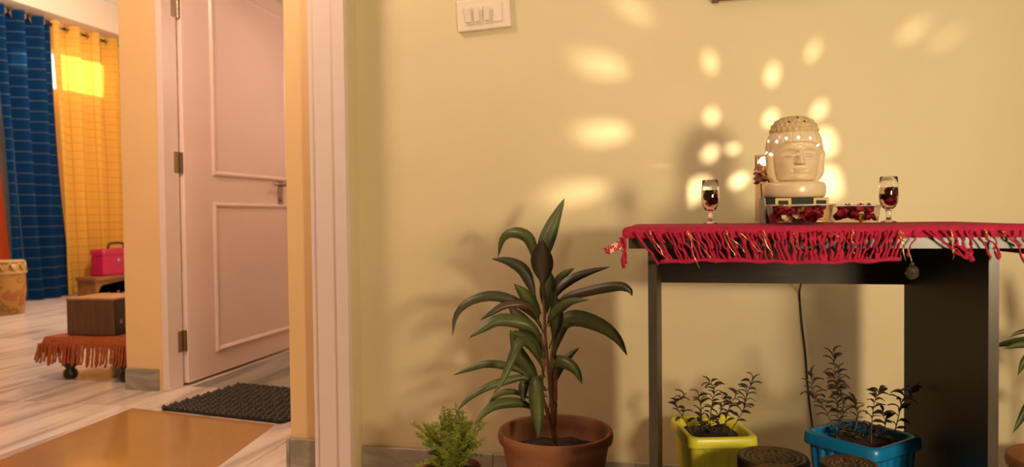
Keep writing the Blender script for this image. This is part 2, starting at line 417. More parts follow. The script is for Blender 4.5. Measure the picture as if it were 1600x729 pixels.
H = 3.22
def wall(name, x0, x1, y0, y1, z0, z1, m): return struct(box(name, x0, x1, y0, y1, z0, z1, m))
struct(box('ceiling', -6.9, 1.75, -5.6, 6.9, H, H + 0.1, M['ceiling']))
wall('wall_back', -1.062, 1.75, 0.0, 0.14, -0.02, H, M['wall'])
# right-hand wall with its window opening (four pieces joined)
def wall_with_hole(name, axis, c0, c1, a0, a1, holes, m, z0=-0.02, z1=H):
    """axis 'x': wall plane at x in [c0,c1], running a0..a1 along y; holes list of (b0,b1,zb,zt) sorted"""
    bm = bmesh.new()
    def seg(b0, b1, zb, zt):
        if b1 - b0 < 1e-4 or zt - zb < 1e-4: return
        if axis == 'x': add_box(bm, c0, c1, b0, b1, zb, zt)
        else: add_box(bm, b0, b1, c0, c1, zb, zt)
    p = a0
    for b0, b1 in sorted({(h[0], h[1]) for h in holes}):
        seg(p, b0, z0, z1); zc = z0
        for zb, zt in sorted((h[2], h[3]) for h in holes if h[0] == b0):
            seg(b0, b1, zc, zb); zc = zt
        seg(b0, b1, zc, z1); p = b1
    seg(p, a1, z0, z1)
    return struct(from_bm(name, bm, m))
wall_with_hole('wall_right', 'x', 1.66, 1.78, -5.5, 0.0, [(-2.1, -1.0, 1.0, 2.1)], M['wall'])
wall('wall_front', -6.9, 1.75, -5.62, -5.5, -0.02, H, M['wall_passage'])
# partition with the wide doorway between the two rooms
wall_with_hole('wall_left', 'x', -1.05, -0.953, -5.5, 0.0, [(-3.1, -0.062, -0.02, 2.25)], M['wall'])
# stretch of wall beyond the doorway, same plane as wall_back
wall('wall_passage_corner', -1.198, -1.062, 0.0, 0.14, -0.02, H, M['wall_passage'])
wall('wall_passage_side', -1.198, -1.08, 0.14, 2.62, -0.02, H, M['wall_passage'])
wall_with_hole('wall_passage_end', 'y', 0.86, 0.955, -2.53, -1.203, [(-2.33, -1.32, -0.02, 2.12)], M['wall_passage'])
wall('wall_store_back', -2.53, -1.08, 2.5, 2.62, -0.02, H, M['wall_living'])
wall('wall_store_side', -2.50, -2.40, 0.955, 2.5, -0.02, H, M['wall_living'])
# living room
VENTS = [(3.82, 4.03, 2.30, 2.53), (4.36, 5.05, 2.19, 2.60)]
wall_with_hole('wall_far_left', 'x', -6.60, -6.42, -5.5, 6.9, VENTS, M['wall_living'])
wall('wall_far_back', -6.42, -1.08, 6.78, 6.9, -0.02, H, M['wall_living'])
wall('wall_far_right', -1.20, -1.08, 2.62, 6.78, -0.02, H, M['wall_living'])
struct(box('trim_1', -6.42, -6.16, -5.5, 6.78, 2.90, H, M['wall_living']))        # beam over the curtains
# pink frame of the wide doorway: stepped jamb
def prism_y(name, outline, z0, z1, m, parent=None, bevel=0.003):
    bm = bmesh.new()
    a = [bm.verts.new((x, y, z0)) for x, y in outline]; b = [bm.verts.new((x, y, z1)) for x, y in outline]
    n = len(a)
    for k in range(n): bm.faces.new((a[k], a[(k + 1) % n], b[(k + 1) % n], b[k]))
    bm.faces.new(a); bm.faces.new(b)
    if bevel:
        ed = [e for e in bm.edges if abs(e.verts[0].co.z - e.verts[1].co.z) > 0.5]
        bmesh.ops.bevel(bm, geom=ed, offset=bevel, segments=3, affect='EDGES', profile=0.5)
    return from_bm(name, bm, m, parent)
struct(prism_y('trim_2', [(-1.086, 0.0), (-1.086, -0.058), (-1.062, -0.058), (-1.062, -0.072), (-0.992, -0.072), (-0.992, -0.088), (-0.954, -0.088), (-0.954, -0.062), (-1.05, -0.062), (-1.05, 0.0)], 0.0, 2.25, M['pink'], bevel=0.0025))
struct(prism_y('trim_3', [(-1.075, -3.10), (-0.94, -3.10), (-0.94, -3.05), (-1.075, -3.05)], 0.0, 2.25, M['pink']))
struct(box('trim_4', -1.075, -0.94, -3.05, -0.088, 2.19, 2.25, M['pink'], bevel=0.003))
# skirting tiles
def run_x(name, x0, x1, y_face, step, h=0.09, t=0.010, first=None):
    base = struct(box(name, x0, x1, y_face - 0.001, y_face + 0.001, 0.0, h - 0.004, M['joint'])) 
    x = x0; k = 0
    while x < x1 - 0.005:
        w = min(step, x1 - x)
        o = box('tile', x + 0.0006, x + w - 0.0006, y_face - t, y_face, 0.0, h, M['skirting'], bevel=0.0015, seg=1)
        o.parent = base; o.location = Vector(o.location) - Vector(base.location)
        x += w; k += 1
    return base
run_x('baseboard_back', -0.953, 1.65, -0.0012, 0.42)
run_x('baseboard_passage', -1.198, -1.088, -0.0012, 0.2, h=0.10, t=0.012)
run_x('baseboard_pillar', -2.53, -2.352, 0.8588, 0.2, h=0.10, t=0.012)
o = struct(box('baseboard_passage_side', -1.2105, -1.199, -0.012, 0.86, 0.0, 0.10, M['skirting'], bevel=0.002))

# passage door: jambs, leaf, panels, hinges, handle
jm = struct(box('trim_5', -2.332, -2.300, 0.855, 0.960, 0.0, 2.12, M['pink'], bevel=0.003))
struct(box('trim_6', -1.32, -1.29, 0.855, 0.960, 0.0, 2.12, M['pink'], bevel=0.003))
struct(box('trim_7', -2.30, -1.32, 0.855, 0.960, 2.08, 2.12, M['pink'], bevel=0.003))
door = empty('door_1', (-2.30, 0.975, 0.0)); struct(door)
def dbox(name, x0, x1, y0, y1, z0, z1, m, bevel=0.0, parent=None):
    o = box(name, x0, x1, y0, y1, z0, z1, m, bevel=bevel); o.parent = parent or door
    off = Vector(door.location) if parent is None else Vector((0, 0, 0))
    o.location = Vector(o.location) - off
    return o
FX = -2.283
leaf_o = dbox('leaf', FX - 0.035, FX, 0.975, 2.01, 0.012, 2.07, M['door'], 0.002)
def moulding(y0, y1, z0, z1):
    w = 0.028; d = 0.013
    pro = dbox('panel', FX - 0.001, FX + 0.0025, y0 + w, y1 - w, z0 + w, z1 - w, M['door'], 0.001)
    bm = bmesh.new()
    secs = [(0, 0), (0.004, 0.010), (0.012, 0.013), (0.020, 0.009), (w, 0.002)]
    rings = []
    for ins, dep in secs:
        rings.append([bm.verts.new((FX + dep, y, z)) for y, z in ((y0 + ins, z0 + ins), (y1 - ins, z0 + ins), (y1 - ins, z1 - ins), (y0 + ins, z1 - ins))])
    for a, b in zip(rings, rings[1:]):
        for k in range(4): bm.faces.new((a[k], a[(k + 1) % 4], b[(k + 1) % 4], b[k]))
    o = from_bm('moulding', bm, M['door']); o.parent = door; o.location = -Vector(door.location)
moulding(1.19, 1.935, 1.015, 2.00)
moulding(1.19, 1.945, 0.122, 0.880)
for z in (0.217, 1.067, 1.80):
    bm = bmesh.new(); add_box(bm, -2.300, -2.2985, 0.925, 0.962, z - 0.05, z + 0.05); add_box(bm, FX - 0.034, FX - 0.004, 0.9725, 0.9745, z - 0.05, z + 0.05)
    for k in range(5):
        add_tube(bm, [(-2.294, 0.9665, z - 0.05 + k * 0.02), (-2.294, 0.9665, z - 0.032 + k * 0.02)], 0.0055, 8)
    o = from_bm('hinge', bm, M['steel']); o.parent = door; o.location = -Vector(door.location)
hp = dbox('handle_plate', FX, FX + 0.004, 1.815, 1.870, 0.875, 1.02, M['steel'], 0.001)
bm = bmesh.new()
add_tube(bm, [(FX + 0.003, 1.842, 0.992), (FX + 0.05, 1.842, 0.992)], 0.009, 10)
add_tube(bm, [(FX + 0.05, 1.850, 0.992), (FX + 0.052, 1.79, 0.993), (FX + 0.05, 1.700, 0.990)], lambda t: 0.0085 - 0.002 * t, 10)
o = from_bm('lever', bm, M['steel'], smooth=True); o.parent = door; o.location = -Vector(door.location)
bm = bmesh.new(); add_tube(bm, [(FX + 0.003, 1.842, 0.905), (FX + 0.016, 1.842, 0.905)], 0.010, 12)
o = from_bm('key_turn', bm, M['steel'], smooth=True); o.parent = door; o.location = -Vector(door.location)

# window of the right-hand wall
w = struct(empty('window_1', (1.70, -1.55, 1.0)))
def wbox(name, par, *a, m=M['pink']):
    o = box(name, *a, m); o.parent = par; o.location = Vector(o.location) - Vector(par.location); return o
for a in ((1.68, 1.73, -2.1, -2.05, 1.0, 2.1), (1.68, 1.73, -1.05, -1.0, 1.0, 2.1), (1.68, 1.73, -2.05, -1.05, 1.0, 1.05), (1.68, 1.73, -2.05, -1.05, 2.05, 2.1), (1.68, 1.73, -1.57, -1.53, 1.05, 2.05)):
    wbox('window_frame', w, *a)
for a in ((1.700, 1.703, -2.05, -1.57, 1.05, 2.05), (1.700, 1.703, -1.53, -1.05, 1.05, 2.05)):
    wbox('pane', w, *a, m=M['pane'])
# ventilators behind the curtains
for k, (y0, y1, z0, z1) in enumerate(VENTS):
    w = struct(empty('window_%d' % (k + 2), (-6.5, (y0 + y1) / 2, z0)))
    f = 0.018
    for a in ((-6.52, -6.48, y0, y0 + f, z0, z1), (-6.52, -6.48, y1 - f, y1, z0, z1), (-6.52, -6.48, y0 + f, y1 - f, z0, z0 + f), (-6.52, -6.48, y0 + f, y1 - f, z1 - f, z1)):
        wbox('window_frame', w, *a)
    wbox('pane', w, -6.501, -6.498, y0 + f, y1 - f, z0 + f, z1 - f, m=M['pane'])

# ------------------------------------------------------------------ console table
TB = 0.770           # top of the slab
table = empty('console_table', (0.245, -0.49, 0.0))
tag(table, 'dark wenge console table with slab sides under the crimson fringed runner', 'table')
def child(o, p): o.parent = p; o.location = Vector(o.location) - Vector(p.location); return o
for x0, x1 in ((-0.050, -0.034), (0.521, 0.537)):
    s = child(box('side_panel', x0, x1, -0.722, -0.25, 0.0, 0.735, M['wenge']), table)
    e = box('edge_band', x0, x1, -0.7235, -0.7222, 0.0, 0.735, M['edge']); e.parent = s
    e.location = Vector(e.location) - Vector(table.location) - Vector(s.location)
child(box('table_top', -0.085, 0.602, -0.730, -0.245, 0.7352, TB, M['wenge_h_lit']), table)
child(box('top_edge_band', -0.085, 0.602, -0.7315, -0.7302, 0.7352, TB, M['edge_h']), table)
child(box('back_apron', -0.0338, 0.5208, -0.268, -0.252, 0.630, 0.735, M['wenge_h_lit']), table)

# ------------------------------------------------------------------ crimson runner
runner = empty('table_runner', (0.25, -0.49, TB))
tag(runner, 'crimson cotton table runner with knotted fringe and gold threads on the console', 'runner')
CZ = 0.7735
def build_runner():
    bm = bmesh.new(); nx, ny = 150, 46
    X0, X1, Y0, Y1 = -0.120, 0.665, -0.272, -0.760
    XL, XR, YF = -0.088, 0.606, -0.735
    rng = random.Random(3)
    waves = [(rng.uniform(6, 30), rng.uniform(6, 30), rng.uniform(0, 6)) for _ in range(7)]
    def bend(d, r=0.008):
        """distance d past an edge -> (out, down)"""
        if d <= 0: return d, 0
        a = d / r
        if a < pi / 2: return r * sin(a), r * (1 - cos(a))
        return r, r + (d - r * pi / 2)
    rows = []
    for i in range(nx + 1):
        row = []
        for j in range(ny + 1):
            x = X0 + (X1 - X0) * i / nx; y = Y0 + (Y1 - Y0) * j / ny
            dn = 0
            wr = sum(sin(a * x + b * y + c) for a, b, c in waves) / 7
            z = CZ + 0.0008 + 0.0014 * (wr + 0.6) * (1 if j > 2 else 0.6)
            if y < YF:
                o, d = bend(YF - y); y = YF - o - 0.0015 * sin(70 * x) * min(1, d * 80); dn += d
            if x < XL:
                o, d = bend(XL - x); x = XL - o; dn += d * 0.9
            if x > XR:
                o, d = bend(x - XR); x = XR + o; dn += d
            row.append(bm.verts.new((x, y, z - dn)))
        rows.append(row)
    for i in range(nx):
        for j in range(ny): bm.faces.new((rows[i][j], rows[i + 1][j], rows[i + 1][j + 1], rows[i][j + 1]))
    o = from_bm('cloth', bm, M['redcloth'], smooth=True)
    md = o.modifiers.new('thickness', 'SOLIDIFY'); md.thickness = 0.0016; md.offset = -1
    return o
child(build_runner(), runner)
rng = random.Random(11)
YS = -0.7455
def strand(xt, zt, xb, zb, r, m=M['redcloth'], nm='fringe_strand', sag=0.004, flat=0.5, y=YS):
    pts = []
    for k in range(7):
        t = k / 6
        pts.append((xt + (xb - xt) * t + sag * sin(pi * t) * rng.uniform(-1, 1), y - 0.002 * sin(pi * t) - rng.uniform(0, 0.002), zt + (zb - zt) * t))
    o = tube(nm, spline(pts, 10), lambda t: r * (1.15 - 0.3 * sin(pi * t)), m, n=6, flat=flat)
    return child(o, runner)
# the long row of strands caught in a hem at their lower ends
hem = []
N = 62
for k in range(N):
    u = k / (N - 1)
    xt = -0.052 + u * 0.432 + rng.uniform(-0.0015, 0.0015)
    lean = 0.026 * (1 - u) ** 1.2 - 0.030 * max(0, u - 0.55) + (0.012 if u < 0.03 else 0)
    if k in (4, 11, 22, 30, 36, 44): continue
    zb = 0.7125 + 0.0045 * u + 0.003 * sin(7 * u)
    strand(xt, 0.765 + rng.uniform(-0.002, 0.002), xt + lean + rng.uniform(-0.002, 0.002), zb - 0.001, rng.uniform(0.0032, 0.0056))
hp_ = []
for k in range(40):
    u = k / 39
    hp_.append((-0.028 + u * 0.404, YS - 0.001 + 0.002 * sin(25 * u), 0.7115 + 0.0045 * u + 0.0025 * sin(7 * u) + 0.0012 * sin(41 * u)))
child(tube('hem_band', hp_, lambda t: 0.0074 + 0.0014 * sin(60 * t) + 0.0008 * sin(23 * t), M['redcloth'], n=8, flat=0.5), runner)
# loose strands towards the right
for xt, zt, xb, zb, r in ((0.415, 0.766, 0.470, 0.724, 0.0035), (0.425, 0.765, 0.476, 0.719, 0.0032), (0.440, 0.766, 0.485, 0.722, 0.0042), (0.452, 0.766, 0.488, 0.716, 0.0038), (0.465, 0.766, 0.480, 0.718, 0.0042),
                           (0.478, 0.766, 0.486, 0.714, 0.0040), (0.486, 0.766, 0.481, 0.722, 0.0030), (0.494, 0.765, 0.514, 0.722, 0.0032), (0.505, 0.766, 0.526, 0.720, 0.0030), (0.516, 0.765, 0.527, 0.717, 0.0032),
                           (0.530, 0.766, 0.560, 0.740, 0.0034), (0.548, 0.766, 0.566, 0.712, 0.0030), (0.562, 0.766, 0.575, 0.720, 0.0032), (0.575, 0.766, 0.590, 0.715, 0.0032), (0.40, 0.766, 0.388, 0.722, 0.0026)):
    strand(xt, zt, xb, zb, r, sag=0.006)
# left end: a wide twisted strand, a loose strand and the dotted corner
strand(-0.072, 0.766, -0.030, 0.708, 0.0060, sag=0.003, flat=0.4)
strand(-0.092, 0.756, -0.093, 0.700, 0.0048, sag=0.004, flat=0.5)
strand(-0.098, 0.757, -0.088, 0.708, 0.0032, sag=0.003)
bm = bmesh.new()
g = [[(-0.094, -0.744, 0.760), (-0.100, -0.748, 0.752), (-0.122, -0.752, 0.741), (-0.130, -0.754, 0.737)],
     [(-0.092, -0.746, 0.748), (-0.098, -0.750, 0.742), (-0.116, -0.756, 0.734), (-0.126, -0.757, 0.729)],
     [(-0.089, -0.746, 0.742), (-0.098, -0.752, 0.735), (-0.112, -0.757, 0.731), (-0.120, -0.758, 0.726)]]
vv = [[bm.verts.new(p) for p in r] for r in g]
for i in range(2):
    for j in range(3): bm.faces.new((vv[i][j], vv[i][j + 1], vv[i + 1][j + 1], vv[i + 1][j]))
o = from_bm('printed_corner', bm, M['patch'], smooth=True); md = o.modifiers.new('t', 'SOLIDIFY'); md.thickness = 0.002
o['label'] = 'red corner with pale dotted print'; child(o, runner)
# gold tinsel threads
for x, dx, zb in ((-0.045, 0.03, 0.715), (0.0225, 0.02, 0.70), (0.026, 0.045, 0.71), (0.085, 0.02, 0.718), (0.088, 0.035, 0.728), (0.11, 0.04, 0.73), (0.150, 0.02, 0.722), (0.153, 0.012, 0.732),
                  (0.205, 0.006, 0.735), (0.262, 0.016, 0.756), (0.298, 0.004, 0.726), (0.375, 0.006, 0.714), (0.380, -0.004, 0.720), (0.453, 0.006, 0.717), (0.456, 0.0, 0.728), (0.505, 0.006, 0.752), (0.528, 0.012, 0.752), (0.56, 0.02, 0.745)):
    pts = [(x + dx * t + rng.uniform(-0.003, 0.003), YS - 0.006 - rng.uniform(0, 0.003), 0.765 + (zb - 0.765) * t) for t in (0, .2, .4, .6, .8, 1)]
    child(tube('gold_thread', pts, 0.00042, M['gold'], n=5, samples=16), runner)
for x in (-0.045, 0.022, 0.09, 0.153, 0.30, 0.375, 0.453, 0.505):
    child(tube('thread_knot', [(x, YS - 0.005, 0.768), (x + 0.0012, YS - 0.0065, 0.763), (x + 0.002, YS - 0.006, 0.757)], lambda t: 0.0014 - 0.0010 * t, M['gold'], n=6), runner)

bead = empty('hanging_bead', (0.392, -0.757, 0.684))
tag(bead, 'dark faceted glass bead hanging on a thread from the runner fringe', 'bead')
bm = bmesh.new(); bmesh.ops.create_icosphere(bm, subdivisions=2, radius=0.0118)
for v in bm.verts: v.co = Vector((v.co.x, v.co.y * 0.8, v.co.z * 1.05 + 0.0118))
from_bm('bead_body', bm, M['bead'], bead)
lathe('cap', [(0, 0.0235), (0.004, 0.0235), (0.003, 0.028), (0.0, 0.029)], M['bead'], bead, n=12)
tube('string', [(0, 0, 0.028), (-0.004, 0.003, 0.045), (-0.009, 0.006, 0.062)], 0.0006, M['gold'], bead, n=5, samples=8)

# ------------------------------------------------------------------ oil burner shaped as a head
SZ = 0.7765
HX, HY = 0.253, -0.42
stand = empty('display_box', (HX - 0.004, HY, SZ))
tag(stand, 'black box with ochre windowed panels underneath the ceramic head burner', 'box')
def cb(par, name, *a, m, bevel=0.0): 
    o = box(name, *a, m, bevel=bevel); o.parent = par; return o
cb(stand, 'body', -0.060, 0.064, -0.058, 0.058, 0, 0.0535, m=M['black'], bevel=0.001)
for x0, x1 in ((-0.042, -0.010), (0.034, 0.064)):
    p_ = cb(stand, 'ochre_panel', x0, x1, -0.0605, -0.0582, 0.002, 0.0530, m=M['yellowcard'])
    q = box('slot', -0.010, 0.010, -0.0016, -0.0012, 0.030, 0.046, M['screen']); q.parent = p_
cb(stand, 'display', -0.009, 0.033, -0.0605, -0.0582, 0.028, 0.0525, m=M['screen'])
cb(stand, 'side_strip', -0.0640, -0.0605, -0.056, -0.046, 0, 0.0530, m=M['darkgrey'])
cb(stand, 'side_strip', -0.0640, -0.0605, -0.040, 0.040, 0, 0.0530, m=M['darkgrey'])

BZ = SZ + 0.0540
burner = empty('head_oil_burner', (HX, HY, BZ))
tag(burner, 'cream ceramic oil burner shaped as a serene head with glowing holes', 'oil burner')
lathe('plinth', [(0, 0), (0.058, 0), (0.0635, 0.004), (0.065, 0.012), (0.065, 0.024), (0.0635, 0.031), (0.058, 0.034), (0, 0.034)], M['ceramic'], burner, n=72)
HB = 0.0342          # underside of the head above burner origin
BULB = np.array([0.0, 0.0, HB + 0.064])
DELTA = radians(5)
PATCHES = [((-0.235, 1.230), 4.0, -8), ((-0.230, 1.030), 4.6, 8), ((-0.320, 0.855), 4.6, 16), ((-0.140, 1.400), 3.0, -35), ((0.097, 1.207), 2.3, 80), ((0.098, 1.060), 2.4, 65), ((0.092, 0.958), 2.8, 60),
           ((0.040, 0.850), 5.2, 45), ((0.258, 1.165), 2.6, 75), ((0.253, 1.048), 2.6, 65), ((0.376, 1.065), 2.5, 70), ((0.398, 0.972), 4.4, 100), ((0.408, 0.862), 5.2, 95), ((0.165, 0.882), 3.0, 40), ((0.150, 0.975), 1.9, 10),
           ((0.360, 1.225), 1.9, 60), ((0.60, 1.265), 2.0, 35), ((0.68, 1.24), 1.5, 35)]       # (spot on the wall), half-angle, direction of the taper
HOLES = []
for (wx, wz), deg, tilt in PATCHES:
    d = np.array([wx - HX, 0.0 - HY, wz - (BZ + BULB[2])]); HOLES.append((d / np.linalg.norm(d), radians(deg), radians(tilt)))
d = np.array([-0.059, 0.085, -0.012]); HOLES.append((d / np.linalg.norm(d), radians(6.0), None))      # extra side hole added to throw bulb light on the tumbler
def head_r(zl):
    return np.interp(zl, [0, 0.006, 0.02, 0.04, 0.06, 0.075, 0.09, 0.100, 0.1075], [0.0445, 0.0475, 0.0515, 0.0545, 0.0562, 0.0560, 0.0535, 0.0500, 0.0455])
def gs(x, s): return np.exp(-(x / s) ** 2)
def build_head():
    NP, NZ = 440, 170
    zl = np.linspace(0, 0.1075, NZ)[:, None] * np.ones((1, NP))
    ph = (np.linspace(-pi, pi, NP, endpoint=False))[None, :] * np.ones((NZ, 1))
    R = head_r(zl); x = ph * 0.053
    hair = 0.083 - 0.020 * (np.abs(ph) / 1.15) ** 3          # hairline height
    front = 1 / (1 + np.exp((np.abs(ph) - 1.12) / 0.035))
    face = front / (1 + np.exp((zl - hair) / 0.0008))
    d = np.zeros_like(R)
    d += (1 - face) * 0.0034
    d -= face * 0.0015
    d -= (1 - face) * 0.0009 * (np.abs(np.sin(ph * 11)) < 0.22) * (zl > 0.05)
    for s in (-1, 1):
        ex = x - s * 0.0185
        brow = 0.0705 - 0.0000 - 14 * (ex + s * 0.001) ** 2
        d += face * 0.0030 * gs(zl - brow, 0.0026) * gs(ex, 0.018)
        d -= face * 0.0052 * gs(ex, 0.0135) * gs(zl - 0.0605, 0.0055)
        d += face * 0.0056 * gs(ex, 0.0105) * gs(zl - 0.0548, 0.0050)
        lash = 0.0515 + 9 * ex ** 2 - 0.001
        d -= face * 0.0030 * gs(zl - lash, 0.0012) * (np.abs(ex) < 0.0125)
        d += face * 0.0022 * gs(x - s * 0.027, 0.013) * gs(zl - 0.035, 0.014)
        d += face * 0.0030 * gs(x - s * 0.0062, 0.0034) * gs(zl - 0.0385, 0.0034)
        d -= face * 0.0018 * gs(x - s * 0.0125, 0.004) * gs(zl - 0.0245, 0.004)
        ear = ph - s * 1.36
        inear = gs(ear, 0.16) ** 2 * (1 / (1 + np.exp((zl - 0.064) / 0.0025))) * (1 / (1 + np.exp((0.008 - zl) / 0.0025)))
        d += 0.0058 * inear - 0.004 * gs(ear, 0.06) * gs(zl - 0.044, 0.012) - 0.003 * gs(ph - s * 1.12, 0.06) * (zl < 0.06)
    nt = np.clip((0.069 - zl) / (0.069 - 0.0375), 0, 1) * (zl > 0.0345) + 0
    nt = np.where(zl < 0.0375, np.clip((zl - 0.0335) / 0.004, 0, 1), nt)
    d += face * (0.0034 + 0.0115 * nt) * (nt > 0) * gs(x, 0.0042 + 0.0035 * nt) * np.clip(nt * 6, 0, 1)
    d += face * 0.0050 * gs(x, 0.0125) * gs(zl - 0.0262, 0.0028)
    d += face * 0.0046 * gs(x, 0.0105) * gs(zl - 0.0205, 0.0030)
    d -= face * 0.0044 * gs(zl - (0.0234 + 6 * x ** 2), 0.0009) * gs(x, 0.014)
    d += face * 0.0042 * gs(x, 0.0135) * gs(zl - 0.0095, 0.0060)
    d -= face * 0.0020 * gs(x, 0.018) * gs(zl - 0.0155, 0.002)
    d -= face * 0.0080 * np.clip((0.0045 - zl) / 0.0045, 0, 1)
    r = R + d
    V = np.stack([r * np.sin(ph + DELTA), -0.97 * r * np.cos(ph + DELTA), HB + zl], -1).reshape(-1, 3)
    holes = list(HOLES)
    for fx, fz in ((0.199, 0.954), (0.213, 0.951), (0.230, 0.957), (0.2545, 0.958), (0.279, 0.956), (0.297, 0.941), (0.196, 0.929), (0.203, 0.925)):
        yy = -sqrt(max(1e-6, 0.0565 ** 2 - (min(0.054, abs(fx - HX))) ** 2))
        dd = np.array([fx - HX, yy, fz - BZ - BULB[2]]); holes.append((dd / np.linalg.norm(dd), radians(2.3), None))
    rel = V - BULB; dist = np.linalg.norm(rel, axis=1); dr = rel / dist[:, None]
    inside = np.zeros(len(V), bool)
    for ax, rad, tilt in holes:
        al = np.arccos(np.clip(dr @ ax, -1, 1))
        e1 = np.array([1.0, 0, 0]) - ax[0] * ax; e1 /= np.linalg.norm(e1)
        e2 = np.array([0, 0, 1.0]) - ax[2] * ax; e2 -= (e2 @ e1) * e1; e2 /= np.linalg.norm(e2)
        psi = np.arctan2(dr @ e2, dr @ e1)
        rv = rad * np.ones(len(V)) if tilt is None else rad * (0.60 + 0.85 * np.clip(np.cos(psi - tilt), 0, 1) ** 4)
        near = (np.abs(al - rv) < radians(0.62)) & (al < 0.3)
        if near.any():
            perp = dr[near] - (dr[near] @ ax)[:, None] * ax; perp /= np.maximum(1e-9, np.linalg.norm(perp, axis=1))[:, None]
            nd = np.cos(rv[near])[:, None] * ax + np.sin(rv[near])[:, None] * perp
            V[near] = BULB + nd * dist[near][:, None]; dr[near] = nd
        inside |= (al < rv + radians(0.62)) & (al < 0.4)
    idx = np.arange(NZ * NP).reshape(NZ, NP)
    a = idx[:-1]; b = idx[1:]
    F = np.stack([a, np.roll(a, -1, 1), np.roll(b, -1, 1), b], -1).reshape(-1, 4)
    F = F[~inside[F].all(1)]
    me = bpy.data.meshes.new('head'); me.from_pydata(V.tolist(), [], F.tolist()); me.update()
    return link('head', me, M['ceramic'], burner, smooth=True)
build_head()
# lid of curls with three small vents
def build_lid():
    NP, NT = 200, 60
    tt = np.linspace(0, pi / 2, NT)[:, None] * np.ones((1, NP)); ph = np.linspace(-pi, pi, NP, endpoint=False)[None, :] * np.ones((NT, 1))
    r = 0.0492 * np.cos(tt) ** 0.82; z = HB + 0.1058 + 0.0370 * np.sin(tt)
    s = 0.0024 * np.abs(np.sin(ph * 13 + (np.floor(tt * 5 / (pi / 2)) % 2) * pi / 2)) * np.abs(np.sin(tt * 10)) * np.clip(np.cos(tt) * 1.5, 0, 1)
    V = np.stack([(r + s) * np.sin(ph), -(r + s) * np.cos(ph), z + s * 0.6], -1).reshape(-1, 3)
    keep = np.ones(len(V), bool)
    for px, pz in ((-0.016, 0.0185), (0.003, 0.029), (0.016, 0.0185)):
        sx = px; sz = HB + 0.1085 + pz
        c = V[np.argmin((V[:, 0] - sx) ** 2 + (V[:, 2] - sz) ** 2 + (V[:, 1] > 0) * 1.0)]
        dd = np.linalg.norm(V - c, axis=1)
        near = np.abs(dd - 0.0027) < 0.0005
        V[near] = c + (V[near] - c) / dd[near][:, None] * 0.0027
        keep &= ~(dd < 0.0032)
    idx = np.arange(NT * NP).reshape(NT, NP); a = idx[:-1]; b = idx[1:]
    F = np.stack([a, np.roll(a, -1, 1), np.roll(b, -1, 1), b], -1).reshape(-1, 4)
    F = F[keep[F].any(1)].tolist() + [idx[0][::-1].tolist()]
    me = bpy.data.meshes.new('curled_lid'); me.from_pydata(V.tolist(), [], F); me.update()
    return link('curled_lid', me, M['ceramic_lid'], burner, smooth=True)
build_lid()
bl = light('burner_bulb', 'POINT', tuple(BULB), 24, (1.0, 0.82, 0.56), shadow_soft_size=0.0030)
bl.parent = burner

# ------------------------------------------------------------------ glasses, bowls, petals
def petal_mesh(name, s, rngp):
    bm = bmesh.new(); n = 5; rows = []
    for i in range(n + 1):
        u = i / n; w = s * 0.5 * sin(pi * (0.12 + 0.80 * u)) ** 0.8; row = []
        for j in (-1, -0.4, 0.4, 1):
            row.append(bm.verts.new((w * j, s * (u - 0.5), s * (0.22 * j * j + 0.30 * (u - 0.45) ** 2 * 2))))
        rows.append(row)
    for a, b in zip(rows, rows[1:]):
        for k in range(3): bm.faces.new((a[k], a[k + 1], b[k + 1], b[k]))
    r = bmesh.ops.solidify(bm, geom=bm.faces[:], thickness=s * 0.03)
    bmesh.ops.recalc_face_normals(bm, faces=bm.faces)
    me = bpy.data.meshes.new(name); bm.to_mesh(me); bm.free(); me.polygons.foreach_set('use_smooth', [True] * len(me.polygons))
    return me
PM = {}
for key in ('petal', 'petal_dark', 'petal_yellow', 'petal_white'):
    PM[key] = petal_mesh('petal', 1.0, rng); PM[key].materials.append(M[key])
def petal(loc, s, key, label, group, rot=None):
    o = bpy.data.objects.new('petal', PM[key]); COL.objects.link(o); o.location = loc; o.scale = (s, s, s)
    o.rotation_euler = rot or (rng.uniform(-0.5, 0.5), rng.uniform(-0.5, 0.5), rng.uniform(0, 6.28))
    return tag(o, label, 'petal', group)

def wine_glass(x, y, label):
    g = empty('stemmed_glass', (x, y, SZ)); tag(g, label, 'glass', 'stemmed glasses on the runner')
    prof = [(0, 0), (0.0155, 0), (0.0158, 0.0012), (0.010, 0.0026), (0.0058, 0.0045), (0.0048, 0.010), (0.0050, 0.022), (0.0085, 0.0275), (0.0135, 0.033), (0.0178, 0.042), (0.0197, 0.054), (0.0196, 0.066), (0.0186, 0.080), (0.0174, 0.0965),
            (0.0168, 0.0970), (0.0163, 0.0965), (0.0176, 0.080), (0.0187, 0.066), (0.0188, 0.054), (0.0168, 0.0425), (0.0125, 0.0345), (0.0075, 0.0300), (0, 0.0290)]
    lathe('glass_body', prof, M['glass'], g, n=40)
    liq = [(0, 0.0293), (0.0074, 0.0303), (0.0123, 0.0347), (0.0166, 0.0427), (0.0186, 0.054), (0.0185, 0.066), (0.0180, 0.0735), (0.0178, 0.0742), (0, 0.0740)]
    lathe('drink', liq, M['wine'], g, n=40)
    return g
wine_glass(0.077, -0.42, 'stemmed glass of dark petals standing alone, away from the plastic bowls')
wine_glass(0.447, -0.405, 'stemmed glass of petals in water beside the plastic bowls')
